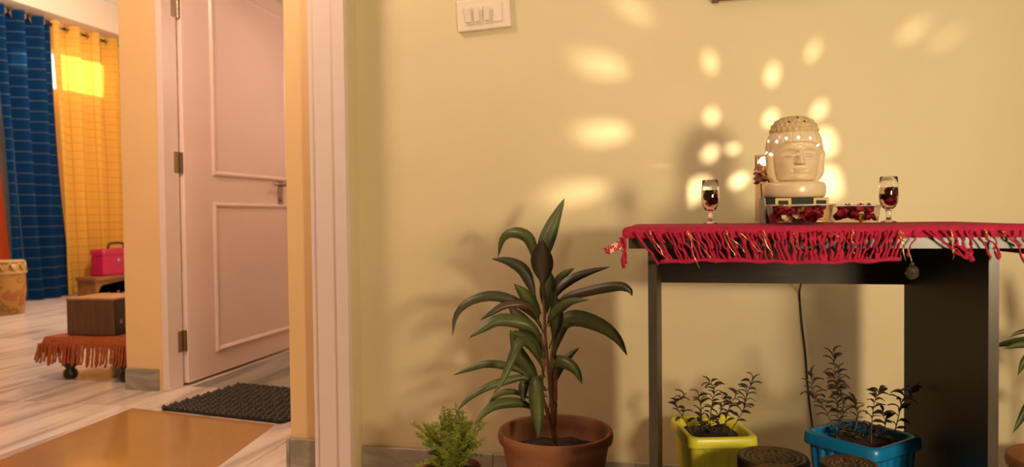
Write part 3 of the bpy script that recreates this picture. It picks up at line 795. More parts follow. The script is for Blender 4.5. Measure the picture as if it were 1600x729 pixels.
for cx, cy, lab, grp, lst in ((0.077, -0.42, 'dark petal floating in the glass away from the bowls', 'petals in the lone glass',
                               [(-0.006, -0.003, 0.061, 'petal_dark', 0.022), (0.007, -0.004, 0.063, 'petal_dark', 0.020), (0.001, 0.004, 0.056, 'petal_dark', 0.024), (-0.006, 0.0, 0.051, 'petal_dark', 0.018), (-0.003, -0.003, 0.042, 'petal_yellow', 0.013), (0.006, 0.002, 0.050, 'petal_dark', 0.018)]),
                              (0.447, -0.405, 'wine red petal floating in the glass beside the bowls', 'petals in the glass beside the bowls',
                               [(0.007, -0.004, 0.062, 'petal', 0.020), (-0.007, -0.003, 0.051, 'petal_dark', 0.020), (0.002, -0.004, 0.046, 'petal', 0.022), (0.009, 0.003, 0.064, 'petal_dark', 0.020), (0.0, 0.004, 0.050, 'petal_dark', 0.020)])):
    for px, py, pz, key, s in lst:
        l2 = lab if key != 'petal_yellow' else 'yellow petal at the bottom of the glass'
        if key == 'petal_dark' and grp.endswith('bowls'): l2 = 'dark red petal sunk in the glass beside the bowls'
        petal((cx + px * 0.7, cy + py * 0.7, SZ + pz), s * 1.12, key, l2, grp, (rng.uniform(0.4, 1.4), rng.uniform(-0.6, 0.6), rng.uniform(-0.5, 0.5)))

def bowl(x, y, hx, hy, h, label, rot):
    g = empty('plastic_bowl', (x, y, SZ), rot); tag(g, label, 'bowl', 'clear plastic bowls of petals')
    secs = [(rrect(hx * 0.80, hy * 0.80, hx * 0.30), 0.0004), (rrect(hx * 0.84, hy * 0.84, hx * 0.32), 0.003), (rrect(hx * 0.90, hy * 0.90, hx * 0.32), h * 0.6), (rrect(hx * 0.93, hy * 0.93, hx * 0.32), h * 0.93)]
    loft('shell', secs, M['bowl_plastic'], g, smooth=True, cap=(True, False))
    loft('rim', [(rrect(hx * 0.93, hy * 0.93, hx * 0.32), h * 0.93), (rrect(hx, hy, hx * 0.34), h * 0.95), (rrect(hx * 1.01, hy * 1.01, hx * 0.34), h), (rrect(hx * 0.95, hy * 0.95, hx * 0.33), h * 1.02)], M['bowl_rim'], g, smooth=True, cap=(False, False))
    return g
bowl(0.240, -0.570, 0.062, 0.048, 0.038, 'clear plastic bowl of rose petals in front of the ceramic head', 0.04)
bowl(0.366, -0.455, 0.050, 0.046, 0.036, 'clear plastic bowl of rose petals next to a stemmed glass', -0.03)
for cx, cy, hx, hy, n, where in ((0.240, -0.570, 0.048, 0.036, 64, 'in the bowl in front of the ceramic head'), (0.366, -0.455, 0.038, 0.034, 46, 'in the bowl next to the stemmed glass')):
    for k in range(n):
        a = rng.uniform(0, 2 * pi); q = sqrt(rng.uniform(0.2, 1.0)); s = rng.uniform(0.016, 0.022)
        key = rng.choice(['petal'] * 7 + ['petal_white'] * 2 + ['petal_yellow'])
        zz = rng.choice((0.010, 0.017, 0.023, 0.027)) + rng.uniform(-0.003, 0.003); key = 'petal' if zz > 0.019 and rng.random() < 0.8 else key
        nm = {'petal': 'crimson rose petal ', 'petal_white': 'pale petal ', 'petal_yellow': 'yellow petal '}[key]
        petal((cx + hx * q * cos(a) * 0.92, cy + hy * q * sin(a) * 0.92, SZ + zz), s, key, nm + where, 'petals ' + where + ', ' + key.replace('petal_', ''), (rng.uniform(-1.2, 1.2), rng.uniform(-0.4, 0.4), rng.uniform(0, 6.28)))

# tumbler with flowers standing behind the head
tb = empty('flower_tumbler', (0.194, -0.335, SZ)); tag(tb, 'tall clear tumbler holding small red and white flowers behind the ceramic head', 'tumbler')
lathe('tumbler_glass', [(0, 0), (0.013, 0), (0.0135, 0.08), (0.014, 0.155), (0.0132, 0.1555), (0.0125, 0.08), (0.012, 0.004), (0, 0.004)], M['bowl_plastic'], tb, n=28)
lathe('pale_lining', [(0, 0.100), (0.0120, 0.100), (0.0124, 0.151), (0, 0.151)], M['petal_white'], tb, n=24)
for k in range(14):
    me = PM['petal' if k % 3 else 'petal_white']
    o = bpy.data.objects.new('flower_petal', me); COL.objects.link(o); o.parent = tb
    a = rng.uniform(0, 6.28); o.location = (0.015 * cos(a) + 0.004, 0.015 * sin(a) - 0.004, rng.uniform(0.088, 0.116)); o.scale = (0.018,) * 3
    o.rotation_euler = (rng.uniform(-1.3, 1.3), rng.uniform(-1, 1), rng.uniform(0, 6.28))
tube('stem', [(0, 0, 0.004), (0.002, 0, 0.05), (0, 0, 0.09)], 0.0016, M['leaf'], tb, n=6, samples=8)

# ------------------------------------------------------------------ wall things
sw = empty('switch_plate', (-0.5465, 0.0, 1.392)); tag(sw, 'ivory three-rocker switch plate on the cream wall', 'switch plate')
sw.rotation_euler = (0, radians(-2.6), 0)
def sbox(name, par, *a, m=M['switch'], bevel=0.0): o = box(name, *a, m, bevel=bevel); o.parent = par; return o
sbox('plate', sw, -0.081, 0.081, -0.011, 0.0, -0.046, 0.046, bevel=0.004)
sbox('module_frame', sw, -0.060, 0.058, -0.0125, -0.0108, -0.029, 0.029, bevel=0.0008)
for x in (-0.0455, -0.0195, 0.0115):
    r_ = sbox('rocker', sw, x - 0.0092, x + 0.0092, -0.018, -0.012, -0.022, 0.020, bevel=0.0015); r_.rotation_euler = (radians(6), 0, 0)
sbox('blank', sw, 0.025, 0.056, -0.0135, -0.012, -0.026, 0.026, bevel=0.0008)

pic = empty('picture_frame', (0.249, 0.0, 1.378)); tag(pic, 'brown wooden picture frame hanging on the wall above the ceramic head', 'picture frame')
for a in ((-0.143, 0.143, -0.02, 0.0, 0.0045, 0.022), (-0.143, 0.143, -0.02, 0.0, 0.36, 0.38)):
    sbox('rail', pic, *a, m=M['frame_wood'], bevel=0.002)
for a in ((-0.147, -0.128, -0.022, 0.0, 0.0, 0.385), (0.128, 0.147, -0.022, 0.0, 0.0, 0.385)):
    sbox('stile', pic, *a, m=M['frame_wood'], bevel=0.002)
sbox('picture', pic, -0.128, 0.128, -0.008, -0.002, 0.022, 0.36, m=M['boxtop'])

cable = tube('power_cable', [(0.253, -0.356, SZ + 0.0035), (0.258, -0.27, SZ + 0.0045), (0.266, -0.236, SZ - 0.012), (0.300, -0.228, 0.70), (0.320, -0.09, 0.62), (0.328, -0.008, 0.58), (0.334, -0.006, 0.50), (0.343, -0.006, 0.42), (0.349, -0.006, 0.333), (0.356, -0.006, 0.26), (0.366, -0.006, 0.18), (0.372, -0.012, 0.10), (0.380, -0.03, 0.004)], 0.0028, M['cable'], n=8, samples=60)
tag(cable, 'thin black power cable hanging down the wall behind the console', 'cable')

# ------------------------------------------------------------------ planters
def planter(name, corners, h, mname, label, taper=0.80, soil_drop=0.022):
    """corners: near, right, back, left of the rim; a ribbed tapering tub"""
    P = [Vector((x, y)) for x, y in corners]; c = sum(P, Vector((0, 0))) / 4
    u = ((P[1] - P[0]) + (P[2] - P[3])) / 2; v = ((P[3] - P[0]) + (P[2] - P[1])) / 2
    ang = atan2(u.y, u.x); hx = u.length / 2; hy = v.length / 2
    g = empty(name, (c.x, c.y, 0), ang); tag(g, label, 'planter')
    r = 0.022
    rim_h = 0.026
    n = 6
    def ribbed(hx_, hy_, rr):
        base = rrect(hx_, hy_, rr, n)
        res = []
        for a, b in zip(base, base[1:] + base[:1]):
            a = Vector(a); b = Vector(b); L = (b - a).length
            m_ = max(1, int(L / 0.006))
            for q in range(m_):
                p = a.lerp(b, q / m_)
                if m_ > 2:
                    t = (b - a).normalized(); nrm = Vector((t.y, -t.x))
                    p = p + nrm * 0.0016 * (1 if (q // 2) % 2 else -1)
                res.append((p.x, p.y))
        return res
    zb = h - rim_h
    top_o = ribbed(hx - 0.008, hy - 0.008, r)
    f = taper
    bot_o = [(x * f, y * f) for x, y in top_o]
    body = loft('body', [(bot_o, 0.0), ([(x * (f + (1 - f) * 0.98), y * (f + (1 - f) * 0.98)) for x, y in top_o], zb)], M[mname], g, cap=(True, False))
    rings = [(rrect(hx - 0.006, hy - 0.006, r), zb), (rrect(hx - 0.002, hy - 0.002, r), zb - 0.001), (rrect(hx, hy, r), zb + 0.004), (rrect(hx - 0.001, hy - 0.001, r), h - 0.004), (rrect(hx - 0.004, hy - 0.004, r), h),
             (rrect(hx - 0.012, hy - 0.012, r), h), (rrect(hx - 0.016, hy - 0.016, r), h - 0.004), (rrect(hx - 0.022, hy - 0.022, r), h - 0.05)]
    loft('rim', rings, M[mname], g, smooth=True, cap=(False, False))
    # lumpy soil
    bm = bmesh.new(); N_ = 16; rows = []
    rr = random.Random(len(label))
    for i in range(N_ + 1):
        row = []
        for j in range(N_ + 1):
            x = (hx - 0.0195) * (2 * i / N_ - 1); y = (hy - 0.0195) * (2 * j / N_ - 1)
            row.append(bm.verts.new((x, y, h - soil_drop + rr.uniform(-0.003, 0.003) + 0.008 * (1 - (2 * i / N_ - 1) ** 2) * (1 - (2 * j / N_ - 1) ** 2))))
        rows.append(row)
    for i in range(N_):
        for j in range(N_): bm.faces.new((rows[i][j], rows[i + 1][j], rows[i + 1][j + 1], rows[i][j + 1]))
    from_bm('soil', bm, M['soil'], g, smooth=True)
    return g
yel = planter('yellow_planter', [(0.034, -0.367), (0.203, -0.295), (0.136, -0.137), (-0.024, -0.148)], 0.27, 'yellow_plastic', 'lime yellow ribbed plastic planter under the console', taper=0.72)
blu = planter('blue_planter', [(0.377, -0.552), (0.512, -0.415), (0.401, -0.279), (0.281, -0.392)], 0.32, 'blue_plastic', 'bright blue plastic planter under the console', taper=0.72)

# seedlings: each stem with its own small leaves
SL = []
for k in range(3):
    L_ = 0.025
    me = leaf_mesh('leaf', [(0, 0, 0), (0, L_ * 0.35, 0.003 + 0.002 * k), (0, L_ * 0.75, 0.003), (0, L_, -0.002 * k)], 0.0122, side_hint=Vector((1, 0, 0)), n=7, petiole=0.12)
    me.materials.append(M['maroon_leaf']); SL.append(me)
def seedling(g, name, stems, yspread, label, rs):
    rr = random.Random(rs); cnt = 0
    t = empty(name, stems[0][0]); tag(t, label, 'plant'); org = Vector(stems[0][0])
    for si, st in enumerate(stems):
        dy = rr.uniform(-yspread, yspread) if si else 0
        pts = [Vector(p) + Vector((0, dy, 0)) for p in st]; pts[0].z -= 0.012
        sp = spline(pts, 26)
        b = bmesh.new(); add_tube(b, [p - org for p in sp], lambda t_: 0.0014 - 0.0008 * t_, 5)
        from_bm('stem', b, M['twig'], t, smooth=True)
        L = sum((q - p).length for p, q in zip(sp, sp[1:]))
        nl = max(6, int(L / 0.0080))
        for k in range(nl):
            u = 0.22 + 0.78 * k / (nl - 1); p = sp[min(25, int(u * 25))]
            o = bpy.data.objects.new('leaf', SL[k % 3]); COL.objects.link(o); o.parent = t; o.location = p - org
            s = rr.uniform(0.75, 1.25) * (1.0 if u < 0.9 else 1.0); o.scale = (s, s, s)
            az = (0 if k % 2 else pi) + rr.uniform(-0.9, 0.9) + pi / 2
            o.rotation_euler = (rr.uniform(0.0, 0.7) + (0.5 if u > 0.92 else 0), rr.uniform(-0.5, 0.5), az)
    # low tangle on the soil
    for k in range(26):
        a = rr.uniform(0, 6.28); q = sqrt(rr.random()) * 0.05
        o = bpy.data.objects.new('leaf', SL[k % 3]); COL.objects.link(o); o.parent = t
        c = sum((Vector(s_[0]) for s_ in stems), Vector((0, 0, 0))) / len(stems)
        o.location = c - org + Vector((q * cos(a), q * sin(a), rr.uniform(-0.004, 0.022))); s = rr.uniform(0.7, 1.2); o.scale = (s, s, s)
        o.rotation_euler = (rr.uniform(-0.3, 0.9), rr.uniform(-0.6, 0.6), rr.uniform(0, 6.28))
    return t
seedling(yel, 'seedling_clump', [
    [(0.041, -0.25, 0.261), (0.015, -0.25, 0.295), (-0.001, -0.25, 0.326), (0.021, -0.25, 0.343)],
    [(0.064, -0.25, 0.257), (0.061, -0.25, 0.313), (0.055, -0.25, 0.345)],
    [(0.08, -0.25, 0.263), (0.086, -0.25, 0.314), (0.094, -0.25, 0.359), (0.083, -0.25, 0.377)],
    [(0.113, -0.25, 0.264), (0.128, -0.25, 0.316), (0.144, -0.25, 0.348)],
    [(0.121, -0.25, 0.26), (0.159, -0.25, 0.317), (0.169, -0.25, 0.357), (0.183, -0.25, 0.397)],
    [(0.095, -0.25, 0.259), (0.107, -0.25, 0.307), (0.125, -0.25, 0.34)]], 0.03, 'maroon leafy seedlings growing in the lime yellow planter', 5)
seedling(blu, 'seedling_clump', [
    [(0.35, -0.4, 0.312), (0.346, -0.4, 0.365), (0.342, -0.4, 0.422), (0.338, -0.4, 0.489)],
    [(0.348, -0.4, 0.312), (0.321, -0.4, 0.364), (0.298, -0.4, 0.392), (0.292, -0.4, 0.441)],
    [(0.358, -0.4, 0.312), (0.363, -0.4, 0.38), (0.35, -0.4, 0.415), (0.353, -0.4, 0.45)],
    [(0.407, -0.4, 0.308), (0.409, -0.4, 0.354), (0.415, -0.4, 0.397), (0.425, -0.4, 0.418)],
    [(0.451, -0.4, 0.310), (0.464, -0.4, 0.357), (0.474, -0.4, 0.399), (0.500, -0.4, 0.421)],
    [(0.374, -0.4, 0.31), (0.387, -0.4, 0.353), (0.381, -0.4, 0.381)],
    [(0.432, -0.4, 0.308), (0.448, -0.4, 0.335), (0.441, -0.4, 0.356)]], 0.03, 'tall maroon leafy seedlings growing in the blue planter', 6)

# carved round stools
def carved_stool(x, y, r, h, label):
    g = empty('carved_stool', (x, y, 0)); tag(g, label, 'stool', 'carved round stools under the console')
    lathe('drum_body', [(0, 0), (r * 0.93, 0), (r * 0.95, 0.01), (r * 0.86, h * 0.3), (r * 0.84, h * 0.5), (r * 0.90, h - 0.03), (0, h - 0.03)], M['carved'], g, n=48)
    lathe('top', [(0, h - 0.030), (r * 0.95, h - 0.030), (r, h - 0.026), (r, h - 0.006), (r * 0.975, h), (r * 0.86, h), (r * 0.84, h - 0.003), (r * 0.80, h - 0.003), (r * 0.78, h - 0.0005), (r * 0.70, h - 0.0005), (r * 0.68, h - 0.003), (0, h - 0.003)], M['carved'], g, n=96,
          rib=lambda a, z: (0.022 * abs(sin(a * 24)) if h - 0.029 < z < h - 0.003 else 0))
    # relief rosettes on the top
    bm = bmesh.new()
    def lump(cx, cy, sx, sy, rot):
        vs = []
        rings = []
        for k, (q, zz) in enumerate(((1.0, 0.0), (0.7, 0.0022), (0.0, 0.0030))):
            if q == 0: rings.append([bm.verts.new((cx, cy, h - 0.003 + zz))])
            else: rings.append([bm.verts.new((cx + q * (sx * cos(a) * cos(rot) - sy * sin(a) * sin(rot)), cy + q * (sx * cos(a) * sin(rot) + sy * sin(a) * cos(rot)), h - 0.003 + zz)) for a in [2 * pi * m_ / 8 for m_ in range(8)]])
        for m_ in range(8):
            bm.faces.new((rings[0][m_], rings[0][(m_ + 1) % 8], rings[1][(m_ + 1) % 8], rings[1][m_])); bm.faces.new((rings[1][m_], rings[1][(m_ + 1) % 8], rings[2][0]))
    for k in range(8): lump(r * 0.18 * cos(k * pi / 4), r * 0.18 * sin(k * pi / 4), r * 0.11, r * 0.05, k * pi / 4)
    for k in range(12): lump(r * 0.44 * cos(k * pi / 6), r * 0.44 * sin(k * pi / 6), r * 0.12, r * 0.065, k * pi / 6 + 0.8)
    for k in range(20): lump(r * 0.61 * cos(k * pi / 10), r * 0.61 * sin(k * pi / 10), r * 0.05, r * 0.05, 0)
    o = from_bm('carving', bm, M['carved'], g, smooth=True); o['kind'] = 'stuff'
    return g
carved_stool(0.198, -0.508, 0.071, 0.29, 'carved round brown wooden stool in front of the yellow planter')
carved_stool(0.316, -0.650, 0.050, 0.33, 'carved round brown wooden stool in front of the blue planter')

# ------------------------------------------------------------------ terracotta pot and cordyline
def clay_pot(name, x, y, r, h, label, soil):
    g = empty(name, (x, y, 0)); tag(g, label, 'pot')
    lathe('pot_body', [(0, 0), (r * 0.62, 0), (r * 0.66, 0.006), (r * 0.90, h - 0.05), (r * 0.92, h - 0.034), (r * 0.985, h - 0.026), (r * 1.0, h - 0.014), (r * 0.985, h - 0.003), (r * 0.955, h), (r * 0.915, h - 0.004), (r * 0.885, h - 0.03), (r * 0.80, soil - 0.02), (0, soil - 0.02)], M['terracotta'], g, n=72)
    rr = random.Random(2); bm = bmesh.new(); rings = []
    for i in range(9):
        q = i / 8
        rings.append([bm.verts.new((r * 0.845 * q * cos(a), r * 0.845 * q * sin(a), soil + 0.006 * (1 - q) + rr.uniform(-0.004, 0.004))) for a in [2 * pi * k / 28 for k in range(28)]] if i else [bm.verts.new((0, 0, soil + 0.006))])
    for k in range(28): bm.faces.new((rings[0][0], rings[1][k], rings[1][(k + 1) % 28]))
    for a, b in zip(rings[1:], rings[2:]):
        for k in range(28): bm.faces.new((a[k], a[(k + 1) % 28], b[(k + 1) % 28], b[k]))
    from_bm('soil', bm, M['soil'], g, smooth=True)
    return g
clay_pot('terracotta_pot', -0.297, -0.302, 0.145, 0.262, 'large round terracotta pot holding the tall broad-leaved plant', 0.205)
LEAVES = [
    ([(-0.321, -0.3, 0.632), (-0.325, -0.28, 0.703), (-0.308, -0.26, 0.768), (-0.277, -0.24, 0.843)], 0.045, 'leaf'),
    ([(-0.329, -0.3, 0.616), (-0.347, -0.29, 0.696), (-0.365, -0.28, 0.741), (-0.402, -0.27, 0.755), (-0.436, -0.26, 0.74), (-0.453, -0.25, 0.69)], 0.033, 'leaf'),
    ([(-0.323, -0.3, 0.583), (-0.32, -0.333, 0.659), (-0.313, -0.367, 0.708), (-0.307, -0.4, 0.741)], 0.06, 'leaf_dark'),
    ([(-0.331, -0.3, 0.551), (-0.355, -0.3, 0.619), (-0.375, -0.3, 0.661), (-0.413, -0.3, 0.683), (-0.458, -0.3, 0.69)], 0.033, 'leaf_dark'),
    ([(-0.33, -0.3, 0.519), (-0.342, -0.32, 0.557), (-0.361, -0.34, 0.6), (-0.387, -0.36, 0.632)], 0.039, 'leaf'),
    ([(-0.324, -0.3, 0.519), (-0.317, -0.287, 0.582), (-0.316, -0.273, 0.629), (-0.321, -0.26, 0.664)], 0.045, 'leaf'),
    ([(-0.315, -0.3, 0.551), (-0.297, -0.277, 0.614), (-0.281, -0.253, 0.644), (-0.254, -0.23, 0.663)], 0.0255, 'leaf'),
    ([(-0.314, -0.3, 0.535), (-0.295, -0.292, 0.599), (-0.26, -0.285, 0.634), (-0.212, -0.277, 0.655), (-0.157, -0.27, 0.669)], 0.0255, 'leaf_dark'),
    ([(-0.311, -0.3, 0.519), (-0.278, -0.316, 0.586), (-0.209, -0.332, 0.612), (-0.135, -0.348, 0.627), (-0.107, -0.364, 0.62), (-0.099, -0.38, 0.607)], 0.027, 'leaf_dark'),
    ([(-0.32, -0.3, 0.511), (-0.303, -0.325, 0.544), (-0.273, -0.35, 0.574), (-0.24, -0.375, 0.593), (-0.196, -0.4, 0.6)], 0.027, 'leaf'),
    ([(-0.324, -0.3, 0.503), (-0.354, -0.31, 0.552), (-0.393, -0.32, 0.583), (-0.448, -0.33, 0.598), (-0.504, -0.34, 0.585), (-0.538, -0.35, 0.551), (-0.546, -0.36, 0.499)], 0.0285, 'leaf_dark'),
    ([(-0.321, -0.3, 0.495), (-0.343, -0.324, 0.557), (-0.363, -0.348, 0.579), (-0.406, -0.372, 0.58), (-0.438, -0.396, 0.562), (-0.458, -0.42, 0.549)], 0.0225, 'leaf_red'),
    ([(-0.311, -0.3, 0.463), (-0.292, -0.317, 0.519), (-0.285, -0.333, 0.572), (-0.285, -0.35, 0.605)], 0.036, 'leaf'),
    ([(-0.321, -0.3, 0.422), (-0.339, -0.292, 0.46), (-0.363, -0.285, 0.503), (-0.397, -0.277, 0.543), (-0.422, -0.27, 0.565)], 0.045, 'leaf'),
    ([(-0.321, -0.3, 0.446), (-0.34, -0.316, 0.505), (-0.374, -0.332, 0.532), (-0.428, -0.348, 0.54), (-0.463, -0.364, 0.522), (-0.497, -0.38, 0.499)], 0.036, 'leaf'),
    ([(-0.325, -0.3, 0.357), (-0.358, -0.283, 0.388), (-0.394, -0.267, 0.437), (-0.423, -0.25, 0.502)], 0.0465, 'leaf'),
    ([(-0.325, -0.3, 0.422), (-0.356, -0.323, 0.481), (-0.383, -0.347, 0.507), (-0.4, -0.37, 0.509)], 0.021, 'leaf'),
    ([(-0.322, -0.3, 0.389), (-0.333, -0.323, 0.442), (-0.351, -0.347, 0.482), (-0.372, -0.37, 0.488), (-0.386, -0.393, 0.454), (-0.404, -0.417, 0.406), (-0.423, -0.44, 0.377)], 0.0285, 'leaf'),
    ([(-0.312, -0.3, 0.39), (-0.287, -0.308, 0.489), (-0.269, -0.317, 0.534), (-0.231, -0.325, 0.545), (-0.173, -0.333, 0.527), (-0.135, -0.342, 0.498), (-0.113, -0.35, 0.46)], 0.0435, 'leaf'),
    ([(-0.314, -0.3, 0.308), (-0.306, -0.285, 0.37), (-0.29, -0.27, 0.41), (-0.266, -0.255, 0.439), (-0.241, -0.24, 0.459)], 0.0255, 'leaf'),
    ([(-0.315, -0.3, 0.357), (-0.295, -0.32, 0.43), (-0.266, -0.34, 0.438), (-0.236, -0.36, 0.424), (-0.218, -0.38, 0.394)], 0.033, 'leaf'),
    ([(-0.322, -0.3, 0.357), (-0.382, -0.304, 0.404), (-0.422, -0.308, 0.418), (-0.471, -0.312, 0.422), (-0.518, -0.316, 0.407), (-0.56, -0.32, 0.391)], 0.0225, 'leaf'),
    ([(-0.317, -0.3, 0.341), (-0.362, -0.32, 0.391), (-0.415, -0.34, 0.387), (-0.46, -0.36, 0.373), (-0.5, -0.38, 0.349), (-0.528, -0.4, 0.317)], 0.0225, 'leaf'),
    ([(-0.319, -0.3, 0.357), (-0.335, -0.325, 0.391), (-0.336, -0.35, 0.36), (-0.327, -0.375, 0.304), (-0.323, -0.4, 0.263)], 0.042, 'leaf'),
    ([(-0.313, -0.3, 0.284), (-0.364, -0.324, 0.324), (-0.398, -0.348, 0.336), (-0.433, -0.372, 0.334), (-0.457, -0.396, 0.319), (-0.477, -0.42, 0.293)], 0.0285, 'leaf'),
    ([(-0.316, -0.3, 0.308), (-0.384, -0.305, 0.347), (-0.422, -0.31, 0.352), (-0.452, -0.315, 0.337), (-0.467, -0.32, 0.316)], 0.0165, 'leaf'),
    ([(-0.322, -0.3, 0.341), (-0.368, -0.313, 0.377), (-0.373, -0.327, 0.358), (-0.37, -0.34, 0.335)], 0.027, 'leaf_dark'),
]
CANES = [
    [(-0.291, -0.3, 0.199), (-0.303, -0.3, 0.293), (-0.31, -0.3, 0.373), (-0.319, -0.3, 0.47), (-0.323, -0.3, 0.567), (-0.322, -0.3, 0.656)],
    [(-0.3, -0.3, 0.268), (-0.306, -0.3, 0.357), (-0.305, -0.3, 0.438), (-0.288, -0.3, 0.528), (-0.271, -0.3, 0.552)],
    [(-0.297, -0.3, 0.228), (-0.313, -0.3, 0.292), (-0.332, -0.3, 0.356), (-0.324, -0.3, 0.438), (-0.332, -0.3, 0.502)],
    [(-0.3, -0.3, 0.277), (-0.296, -0.3, 0.358), (-0.298, -0.3, 0.471), (-0.307, -0.3, 0.535)],
]
cord = empty('cordyline_plant', (-0.291, -0.30, 0.205)); tag(cord, 'tall leafy plant with long arching green and maroon leaves in the terracotta pot', 'plant')
for c in CANES:
    child(tube('cane', c, lambda t: 0.0062 - 0.0032 * t, M['cane'], n=8, samples=30), cord)
for pts, w_, mk in LEAVES:
    n_ = len(pts); pet = 0.75 / (n_ - 1)
    me = leaf_mesh('leaf', pts, w_, n=18, petiole=pet * 0.8, wave=0.10); me.materials.append(M[mk])
    child(link('leaf', me), cord)

# asparagus fern in a small clay pot
clay_pot('small_clay_pot', -0.572, -0.30, 0.080, 0.150, 'small clay pot holding the feathery fern', 0.132)
fern = empty('asparagus_fern', (-0.572, -0.30, 0.132)); tag(fern, 'feathery bright green fern in the small clay pot', 'plant')
rf = random.Random(21)
for k in range(74):
    az = rf.uniform(0, 2 * pi); lean = rf.uniform(0.0, 1.0) ** 0.8 * 0.100; hgt = rf.uniform(0.09, 0.185) - 0.85 * lean * rf.uniform(0.3, 1.0)
    p0 = Vector((0.02 * cos(az) * rf.random(), 0.02 * sin(az) * rf.random(), 0)); p2 = Vector((lean * cos(az), lean * sin(az), max(0.03, hgt)))
    p1 = p0.lerp(p2, 0.5) + Vector((0, 0, 0.02)); sp = spline([p0, p1, p2], 16)
    bm = bmesh.new(); add_tube(bm, sp, lambda t: 0.0010 - 0.0006 * t, 4)
    for i in range(3, 16):
        for s in range(9):
            a = rf.uniform(0, 2 * pi); el = rf.uniform(-0.1, 0.9)
            d = Vector((cos(a) * cos(el), sin(a) * cos(el), sin(el))); L_ = rf.uniform(0.009, 0.021) * (1.1 - 0.45 * i / 15)
            b0 = sp[i] + Vector((rf.uniform(-.001, .001), 0, rf.uniform(-.003, .003))); sd = d.cross(Vector((rf.uniform(-1, 1), rf.uniform(-1, 1), 0.3))).normalized() * 0.0011
            tip = b0 + d * L_
            for br in (0.45, 0.75):
                q0 = b0.lerp(tip, br); dd = (d + sd * 520 * rf.choice((-1, 1)) * 1.0).normalized() * L_ * 0.45
                bm.faces.new((bm.verts.new(q0 - sd * 0.7), bm.verts.new(q0 + sd * 0.7), bm.verts.new(q0 + dd)))
            bm.faces.new((bm.verts.new(b0 - sd), bm.verts.new(b0 + sd), bm.verts.new(tip)))
    me = bpy.data.meshes.new('frond'); bm.to_mesh(me); bm.free()
    link('frond', me, M['fern'], fern)

# plant beyond the console, mostly out of sight
clay_pot('terracotta_pot', 0.86, -0.25, 0.12, 0.24, 'round terracotta pot standing right of the console', 0.20)
pl2 = empty('leafy_plant', (0.86, -0.25, 0.20)); tag(pl2, 'leafy green plant in the terracotta pot right of the console', 'plant')
child(tube('cane', [(0.86, -0.25, 0.19), (0.862, -0.25, 0.35), (0.858, -0.25, 0.52)], 0.005, M['cane'], n=8, samples=12), pl2)
for pts, w_, mk in (([(0.858, -0.25, 0.45), (0.81, -0.26, 0.498), (0.76, -0.27, 0.499), (0.716, -0.28, 0.489)], 0.022, 'leaf'), ([(0.858, -0.25, 0.46), (0.80, -0.23, 0.50), (0.75, -0.22, 0.492), (0.718, -0.21, 0.482)], 0.018, 'leaf'),
                    ([(0.86, -0.25, 0.50), (0.81, -0.25, 0.53), (0.765, -0.25, 0.524), (0.738, -0.25, 0.510)], 0.012, 'leaf_red'), ([(0.858, -0.25, 0.44), (0.81, -0.25, 0.470), (0.775, -0.25, 0.462), (0.757, -0.25, 0.424)], 0.024, 'leaf'),
                    ([(0.86, -0.25, 0.36), (0.82, -0.26, 0.392), (0.77, -0.28, 0.365), (0.728, -0.30, 0.305)], 0.030, 'leaf'), ([(0.86, -0.25, 0.50), (0.90, -0.26, 0.58), (0.96, -0.28, 0.60), (1.02, -0.29, 0.56)], 0.03, 'leaf'),
                    ([(0.86, -0.25, 0.50), (0.85, -0.28, 0.60), (0.84, -0.30, 0.68)], 0.032, 'leaf'), ([(0.86, -0.25, 0.40), (0.91, -0.30, 0.46), (0.98, -0.34, 0.42)], 0.03, 'leaf'), ([(0.86, -0.25, 0.48), (0.84, -0.36, 0.54), (0.83, -0.46, 0.50)], 0.03, 'leaf')):
    me = leaf_mesh('leaf', pts, w_, n=16, petiole=0.15, wave=0.1); me.materials.append(M[mk]); child(link('leaf', me), pl2)

# ------------------------------------------------------------------ doormat
mat_o = empty('doormat', (-1.765, 0.735, 0.0)); tag(mat_o, 'black woven rubber doormat in front of the pink door', 'doormat')
mat_o.rotation_euler = (0, 0, radians(-9))
hx, hy = 0.315, 0.235
loft('backing', [(rrect(hx, hy, 0.02, 3), 0.0008), (rrect(hx, hy, 0.02, 3), 0.009)], M['rubber'], mat_o)
bm = bmesh.new(); nx, ny = 22, 15
for i in range(nx):
    for j in range(ny):
        cx = -hx + (i + 0.5 + (0.25 if j % 2 else -0.25)) * 2 * hx / nx; cy = -hy + (j + 0.5) * 2 * hy / ny
        a = 0.6 if (i + j) % 2 else -0.6; sx, sy = 0.0165, 0.0095
        rings = []
        for q, z in ((1, 0.008), (0.85, 0.015), (0.4, 0.0195)):
            rings.append([bm.verts.new((cx + q * (sx * cos(t) * cos(a) - sy * sin(t) * sin(a)), cy + q * (sx * cos(t) * sin(a) + sy * sin(t) * cos(a)), z)) for t in [2 * pi * m_ / 8 for m_ in range(8)]])
        for r0, r1 in zip(rings, rings[1:]):
            for m_ in range(8): bm.faces.new((r0[m_], r0[(m_ + 1) % 8], r1[(m_ + 1) % 8], r1[m_]))
        bm.faces.new(rings[-1])
o = from_bm('woven_ridges', bm, M['rubber_hi'], mat_o, smooth=True); o['kind'] = 'stuff'

